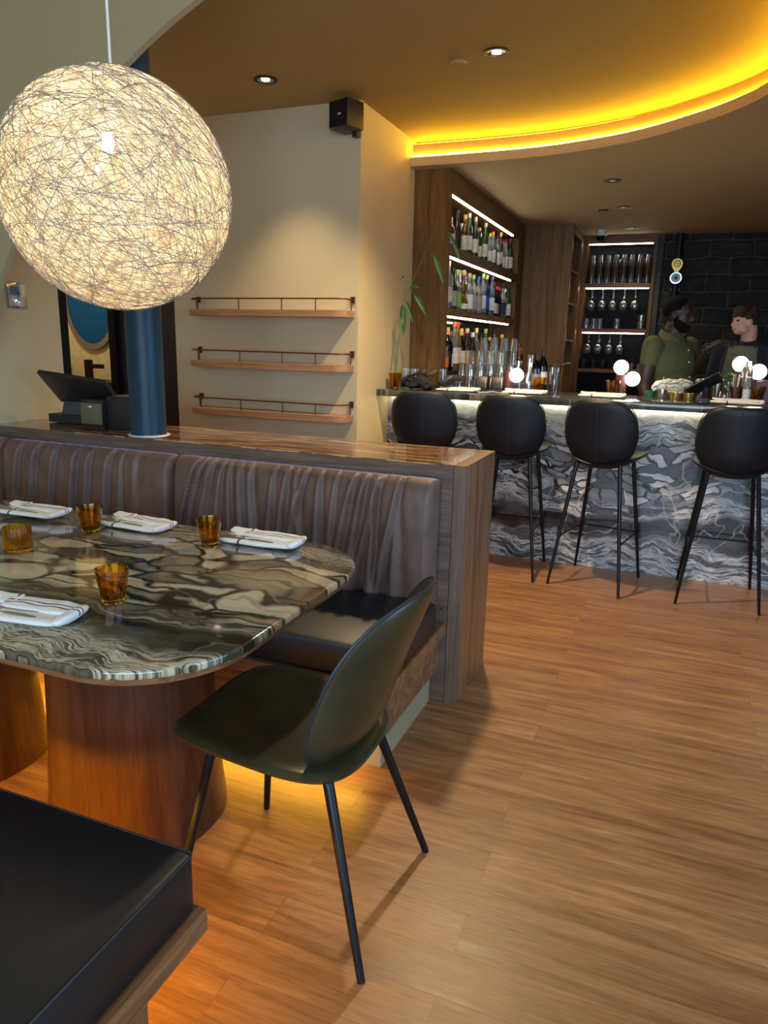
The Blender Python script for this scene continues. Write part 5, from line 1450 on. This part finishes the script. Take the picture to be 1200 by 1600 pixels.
def hand(mb, w, d, up, curl=0.5, side=1):
    """w wrist, d towards the knuckles, up back of the hand"""
    w = Vector(w); d = Vector(d).normalized(); up = Vector(up); up = (up - d * up.dot(d)).normalized(); s = d.cross(up) * side
    for k in range(4):
        o = (k - 1.5) * 0.019
        kn = w + d * (0.088 - 0.004 * abs(k - 1)) + s * o
        capsule(mb, w + s * o * 0.5 + d * 0.012, 0.017, kn, 0.012, 10)
        L = (0.040, 0.046, 0.043, 0.034)[k]
        a = kn; dirv = d.copy()
        for j, f in enumerate((1.0, 0.72, 0.55)):
            dirv = (dirv * math.cos(curl * 0.55) - up * math.sin(curl * 0.55)).normalized()
            b = a + dirv * L * f; capsule(mb, a, 0.0088 - 0.001 * j, b, 0.0080 - 0.001 * j, 8); a = b
    a = w + d * 0.022 - s * 0.026; b = a + (d * 0.6 - s * 0.75 - up * 0.2).normalized() * 0.042; c = b + (d * 0.95 - s * 0.1 - up * 0.3).normalized() * 0.034
    capsule(mb, w + d * 0.01 - s * 0.012, 0.017, a, 0.014, 8); capsule(mb, a, 0.012, b, 0.010, 8); capsule(mb, b, 0.0098, c, 0.0082, 8)


def head_mb(mb, c, yaw, s=1.0, nod=0.0):
    """face looks along +x of its own frame"""
    R = Matrix.Translation(c) @ Matrix.Rotation(yaw, 4, 'Z') @ Matrix.Rotation(nod, 4, 'Y') @ Matrix.Scale(s, 4)
    def E(p, rx, ry, rz, pt=0): mb.ball((0, 0, 0), 1, 20, 12, (rx, ry, rz), m=R @ Matrix.Translation(p) @ Matrix.Rotation(pt, 4, 'Y'))
    E((-0.012, 0, 0.030), 0.096, 0.076, 0.088)          # skull
    E((0.022, 0, -0.025), 0.066, 0.060, 0.082)          # face
    E((0.046, 0, -0.080), 0.034, 0.034, 0.026)          # chin
    E((0.072, 0, 0.022), 0.018, 0.045, 0.010)           # brow
    for q in (-1, 1):
        E((0.052, q * 0.034, -0.022), 0.024, 0.020, 0.018)   # cheeks
        E((-0.008, q * 0.077, -0.012), 0.018, 0.008, 0.030)  # ears
        E((0.012, q * 0.047, -0.068), 0.034, 0.016, 0.024, 0.35)   # jaw
    mb.tube([R @ Vector((0.080, 0, 0.008)), R @ Vector((0.094, 0, -0.014)), R @ Vector((0.104, 0, -0.034)), R @ Vector((0.092, 0, -0.044))], [0.008 * s, 0.010 * s, 0.014 * s, 0.010 * s], 10)
    mb.ball((0, 0, 0), 1, 12, 8, (0.014, 0.022, 0.006), m=R @ Matrix.Translation((0.080, 0, -0.060)))
    mb.ball((0, 0, 0), 1, 12, 8, (0.013, 0.020, 0.006), m=R @ Matrix.Translation((0.079, 0, -0.069)))
    return R


def face_bits(R, t, lipmat):
    for q in (-1, 1):
        part('eye', MB().ball((0, 0, 0), 0.0105, 12, 8, (1, 1.25, 0.75), m=R @ Matrix.Translation((0.0775, q * 0.031, 0.002))), M['eye'], t)
    part('lips', MB().ball((0, 0, 0), 1, 14, 8, (0.010, 0.021, 0.0085), m=R @ Matrix.Translation((0.0865, 0, -0.0645))), lipmat, t)


def person(label, loc, body_f):
    t = thing('person', label, 'person', loc)
    return t


# --- man in the green shirt, seen from his right side, reaching towards his colleague
P0 = Vector((-0.06, 5.56, 0))
t = thing('person', 'person in a green short sleeved shirt reaching out to a colleague behind the bar', 'person', P0)
fw = Vector((0.80, -0.60, 0)); rt = Vector((-0.60, -0.80, 0)); up = Vector((0, 0, 1))
def W1(f, r, z): return fw * f + rt * r + up * z
mb = MB()
yaw1 = math.atan2(fw.y, fw.x)
ell(mb, W1(-0.01, 0, 1.30), 0.130, 0.185, 0.19, yaw1); ell(mb, W1(0.02, 0, 1.10), 0.150, 0.175, 0.17, yaw1); ell(mb, W1(0, 0, 0.94), 0.135, 0.170, 0.13, yaw1)
ell(mb, W1(-0.015, 0, 1.43), 0.085, 0.170, 0.06, yaw1)
capsule(mb, W1(-0.02, 0, 1.44), 0.070, W1(0.0, 0.0, 1.56), 0.062)
hc = Vector((0.015, -0.03, 1.640)); hyaw = math.radians(-14)
R1 = head_mb(mb, hc, hyaw, 0.98, 0.03)
sr = W1(-0.01, 0.195, 1.425); er = sr + Vector((-0.03, 0.00, -0.27)); wr = er + Vector((0.07, -0.08, -0.20))
capsule(mb, sr, 0.066, er, 0.050); capsule(mb, er, 0.052, wr, 0.032); hand(mb, wr, (wr - er), (-0.6, -0.8, 0.1), 0.6, 1)
sl = W1(-0.01, -0.195, 1.425); el = Vector((0.150, 0.08, 1.27)); wl = Vector((0.225, -0.02, 1.425))
capsule(mb, sl, 0.064, el, 0.048); capsule(mb, el, 0.046, wl, 0.031); hand(mb, wl, (0.75, 0.12, 0.42), (-0.35, -0.2, 0.9), 0.8, 1)
for q in (-1, 1):
    hp = W1(0, q * 0.095, 0.92); kn = W1(0.02, q * 0.10, 0.50); an = W1(-0.01, q * 0.10, 0.09)
    capsule(mb, hp, 0.090, kn, 0.060); capsule(mb, kn, 0.060, an, 0.042); capsule(mb, an - up * 0.03, 0.045, an + fw * 0.15 - up * 0.045, 0.035)
body = part('body', mb, M['skin_dark'], t); fuse(body, 0.0075)
face_bits(R1, t, M['skin_dark'])
mb = MB()
ell(mb, W1(-0.01, 0, 1.30), 0.148, 0.202, 0.20, yaw1); ell(mb, W1(0.025, 0, 1.10), 0.168, 0.192, 0.18, yaw1); ell(mb, W1(0.0, 0, 0.97), 0.150, 0.185, 0.13, yaw1)
ell(mb, W1(-0.015, 0, 1.435), 0.100, 0.182, 0.066, yaw1)
capsule(mb, sr, 0.072, sr + (er - sr) * 0.38, 0.066); capsule(mb, sl, 0.070, sl + (el - sl) * 0.45, 0.064)
capsule(mb, W1(-0.02, 0, 1.44), 0.082, W1(-0.01, 0, 1.475), 0.078)
shirt = part('shirt', mb, M['shirt_green'], t); fuse(shirt, 0.009, 3)
rg = [W1(0.0 + 0.082 * math.cos(a), 0.078 * math.sin(a), 1.500 - 0.035 * math.cos(a)) for a in [0.35 + (2 * PI - 0.7) * k / 22 for k in range(23)]]
col_ = MB()
def collf(u, v):
    k = u * 22; i = min(int(k), 21); q = k - i; p = rg[i] * (1 - q) + rg[i + 1] * q
    c0 = W1(-0.005, 0, p.z); o = (p - c0); o.z = 0
    return p + o.normalized() * (0.004 + 0.020 * v) + up * (0.016 - 0.040 * v)
collar = part('collar', col_.grid(collf, 30, 4), M['shirt_green'], t); sd = collar.modifiers.new('thick', 'SOLIDIFY'); sd.thickness = 0.004
pk = [W1(0.085, 0, 1.462), W1(0.128, 0, 1.40), W1(0.143, 0, 1.32), W1(0.160, 0, 1.22), W1(0.196, 0, 1.10), W1(0.17, 0, 0.96)]
plk = MB()
for i_, p in enumerate(pk[1:5]): plk.ball(p + fw * 0.004, 0.0055, 10, 6)
part('shirt_button', plk, M['white_plastic'], t)
mb = MB()
for q in (-1, 1):
    hp = W1(0, q * 0.090, 0.90); kn = W1(0.02, q * 0.10, 0.50); an = W1(-0.01, q * 0.10, 0.11)
    capsule(mb, hp, 0.105, kn, 0.075); capsule(mb, kn, 0.075, an, 0.060)
fuse(part('trousers', mb, M['trousers'], t), 0.012)
mb = MB()
for q in (-1, 1):
    an = W1(-0.01, q * 0.10, 0.075); ell(mb, an + fw * 0.07 - up * 0.02, 0.155, 0.055, 0.055, yaw1)
fuse(part('shoes', mb, M['black_plastic'], t), 0.01)
hb = MB()
def HE(mb_, R, p, rx, ry, rz): mb_.ball((0, 0, 0), 1, 18, 12, (rx, ry, rz), m=R @ Matrix.Translation(p))
HE(hb, R1, (-0.020, 0, 0.038), 0.096, 0.080, 0.088)
fuse(part('hair', hb, M['hair_black'], t), 0.006, 2)
bd = MB(); HE(bd, R1, (0.046, 0, -0.092), 0.044, 0.044, 0.034)
for q in (-1, 1):
    HE(bd, R1, (0.036, q * 0.032, -0.078), 0.042, 0.024, 0.032); HE(bd, R1, (0.018, q * 0.047, -0.064), 0.034, 0.018, 0.032); HE(bd, R1, (0.004, q * 0.060, -0.040), 0.018, 0.012, 0.036)
HE(bd, R1, (0.084, 0, -0.051), 0.010, 0.026, 0.006)
fuse(part('beard', bd, M['hair_black'], t), 0.006, 2)
wm = (el + (wl - el) * 0.90)
part('watch', MB().tube([wm - (wl - el).normalized() * 0.010, wm + (wl - el).normalized() * 0.010], 0.036, 20), M['steel'], t)

# --- young bartender in black with an olive apron
P1 = Vector((0.425, 5.72, 0))
t = thing('person', 'person with tousled brown hair in black shirt and olive apron behind the bar', 'person', P1)
fw = Vector((-0.34, -0.94, 0)).normalized(); rt = Vector((fw.y, -fw.x, 0))
yaw2 = math.atan2(fw.y, fw.x)
mb = MB()
ell(mb, W1(0, 0, 1.26), 0.100, 0.150, 0.18, yaw2); ell(mb, W1(0, 0, 1.06), 0.095, 0.130, 0.16, yaw2); ell(mb, W1(0, 0, 0.92), 0.105, 0.145, 0.12, yaw2); ell(mb, W1(-0.01, 0, 1.385), 0.065, 0.155, 0.045, yaw2)
capsule(mb, W1(-0.01, 0, 1.38), 0.056, W1(0.01, 0.0, 1.52), 0.050)
R2 = head_mb(mb, Vector((-0.045, -0.03, 1.565)), math.radians(-150), 0.84, 0.0)
for q in (-1, 1):
    s0 = W1(-0.01, q * 0.175, 1.375); e0 = s0 + rt * q * 0.045 + Vector((0, 0.01, -0.27)); w0 = e0 + fw * 0.17 - rt * q * 0.05 - up * 0.12
    capsule(mb, s0, 0.052, e0, 0.040); capsule(mb, e0, 0.041, w0, 0.027); hand(mb, w0, (w0 - e0), up * 0.9 + rt * q * 0.3, 0.5, q)
for q in (-1, 1):
    hp = W1(0, q * 0.085, 0.90); kn = W1(0.02, q * 0.09, 0.48); an = W1(-0.01, q * 0.09, 0.09)
    capsule(mb, hp, 0.080, kn, 0.052); capsule(mb, kn, 0.052, an, 0.038); capsule(mb, an - up * 0.03, 0.042, an + fw * 0.14 - up * 0.045, 0.034)
fuse(part('body', mb, M['skin_fair'], t), 0.0075)
face_bits(R2, t, M['lip'])
mb = MB()
ell(mb, W1(0, 0, 1.26), 0.118, 0.168, 0.19, yaw2); ell(mb, W1(0, 0, 1.06), 0.112, 0.150, 0.17, yaw2); ell(mb, W1(0, 0, 0.95), 0.118, 0.158, 0.11, yaw2); ell(mb, W1(-0.01, 0, 1.39), 0.080, 0.168, 0.052, yaw2)
for q in (-1, 1):
    s0 = W1(-0.01, q * 0.175, 1.375); e0 = s0 + rt * q * 0.045 + Vector((0, 0.01, -0.27)); w0 = e0 + fw * 0.17 - rt * q * 0.05 - up * 0.12
    capsule(mb, s0, 0.064, e0, 0.053); capsule(mb, e0, 0.053, e0 + (w0 - e0) * 0.85, 0.040)
capsule(mb, W1(-0.02, 0, 1.38), 0.066, W1(-0.025, 0, 1.44), 0.064)
fuse(part('shirt', mb, M['shirt_black'], t), 0.009, 3)
ap = MB()
def apf(u, v):
    z = 1.405 - 0.75 * v
    hw = 0.095 + 0.055 * min(1, v * 2.2) ** 1.5
    s_ = (u - 0.5) * 2 * hw
    base = 0.122 if z > 1.1 else 0.128
    return W1(base + 0.012 - 0.9 * s_ * s_ / 0.15 * 0.35 - max(0, z - 1.36) * 0.5, -s_, z)
apo = part('apron', ap.grid(apf, 16, 26), M['apron'], t); sd = apo.modifiers.new('thick', 'SOLIDIFY'); sd.thickness = 0.003
part('apron_tab', MB().box(-0.02, 0.02, -0.001, 0.001, -0.004, 0.004, m=Matrix.Translation(W1(0.143, 0.040, 1.345)) @ Matrix.Rotation(yaw2 + PI / 2, 4, 'Z')), M['rust'], t, smooth=False)
for q in (-1, 1):
    part('apron_strap', MB().tube([W1(0.118, q * 0.080, 1.398), W1(0.085, q * 0.075, 1.435), W1(0.0, q * 0.068, 1.452), W1(-0.06, q * 0.05, 1.44)], 0.006, 8), M['trousers'], t)
mb = MB()
for q in (-1, 1):
    hp = W1(0, q * 0.080, 0.88); kn = W1(0.02, q * 0.09, 0.48); an = W1(-0.01, q * 0.09, 0.11)
    capsule(mb, hp, 0.094, kn, 0.066); capsule(mb, kn, 0.066, an, 0.055)
fuse(part('trousers', mb, M['trousers'], t), 0.012)
mb = MB()
for q in (-1, 1):
    an = W1(-0.01, q * 0.09, 0.075); ell(mb, an + fw * 0.07 - up * 0.02, 0.145, 0.052, 0.055, yaw2)
fuse(part('shoes', mb, M['black_plastic'], t), 0.01)
hb = MB()
HE(hb, R2, (-0.022, 0, 0.042), 0.100, 0.084, 0.086); HE(hb, R2, (-0.052, 0, 0.005), 0.056, 0.066, 0.070)
t.scale = (1, 1, 1.024)
rr_ = random.Random(8)
for k in range(64):
    a = rr_.uniform(-1.5, 1.5); x0, y0 = 0.02 + 0.03 * rr_.random(), 0.070 * math.sin(a)
    p = R2 @ Vector((x0, y0 * 0.8, 0.108)); q_ = R2 @ Vector((0.060 + 0.030 * math.cos(a), 0.062 * math.sin(a), 0.046 + rr_.uniform(-0.030, 0.022))); m_ = (p + q_) / 2 + up * 0.020
    hb.tube([p, m_, q_], [0.011, 0.010, 0.0035], 8)
for k in range(22):
    a = rr_.uniform(0, 2 * PI); p = R2 @ Vector((-0.02 + 0.07 * math.cos(a), 0.06 * math.sin(a), 0.10)); q_ = R2 @ Vector((-0.02 + 0.098 * math.cos(a), 0.086 * math.sin(a), 0.055 + rr_.uniform(-0.02, 0.03)))
    hb.tube([p, (p + q_) / 2 + up * 0.014, q_], [0.012, 0.012, 0.006], 8)
fuse(part('hair', hb, M['hair_brown'], t), 0.0055, 1)
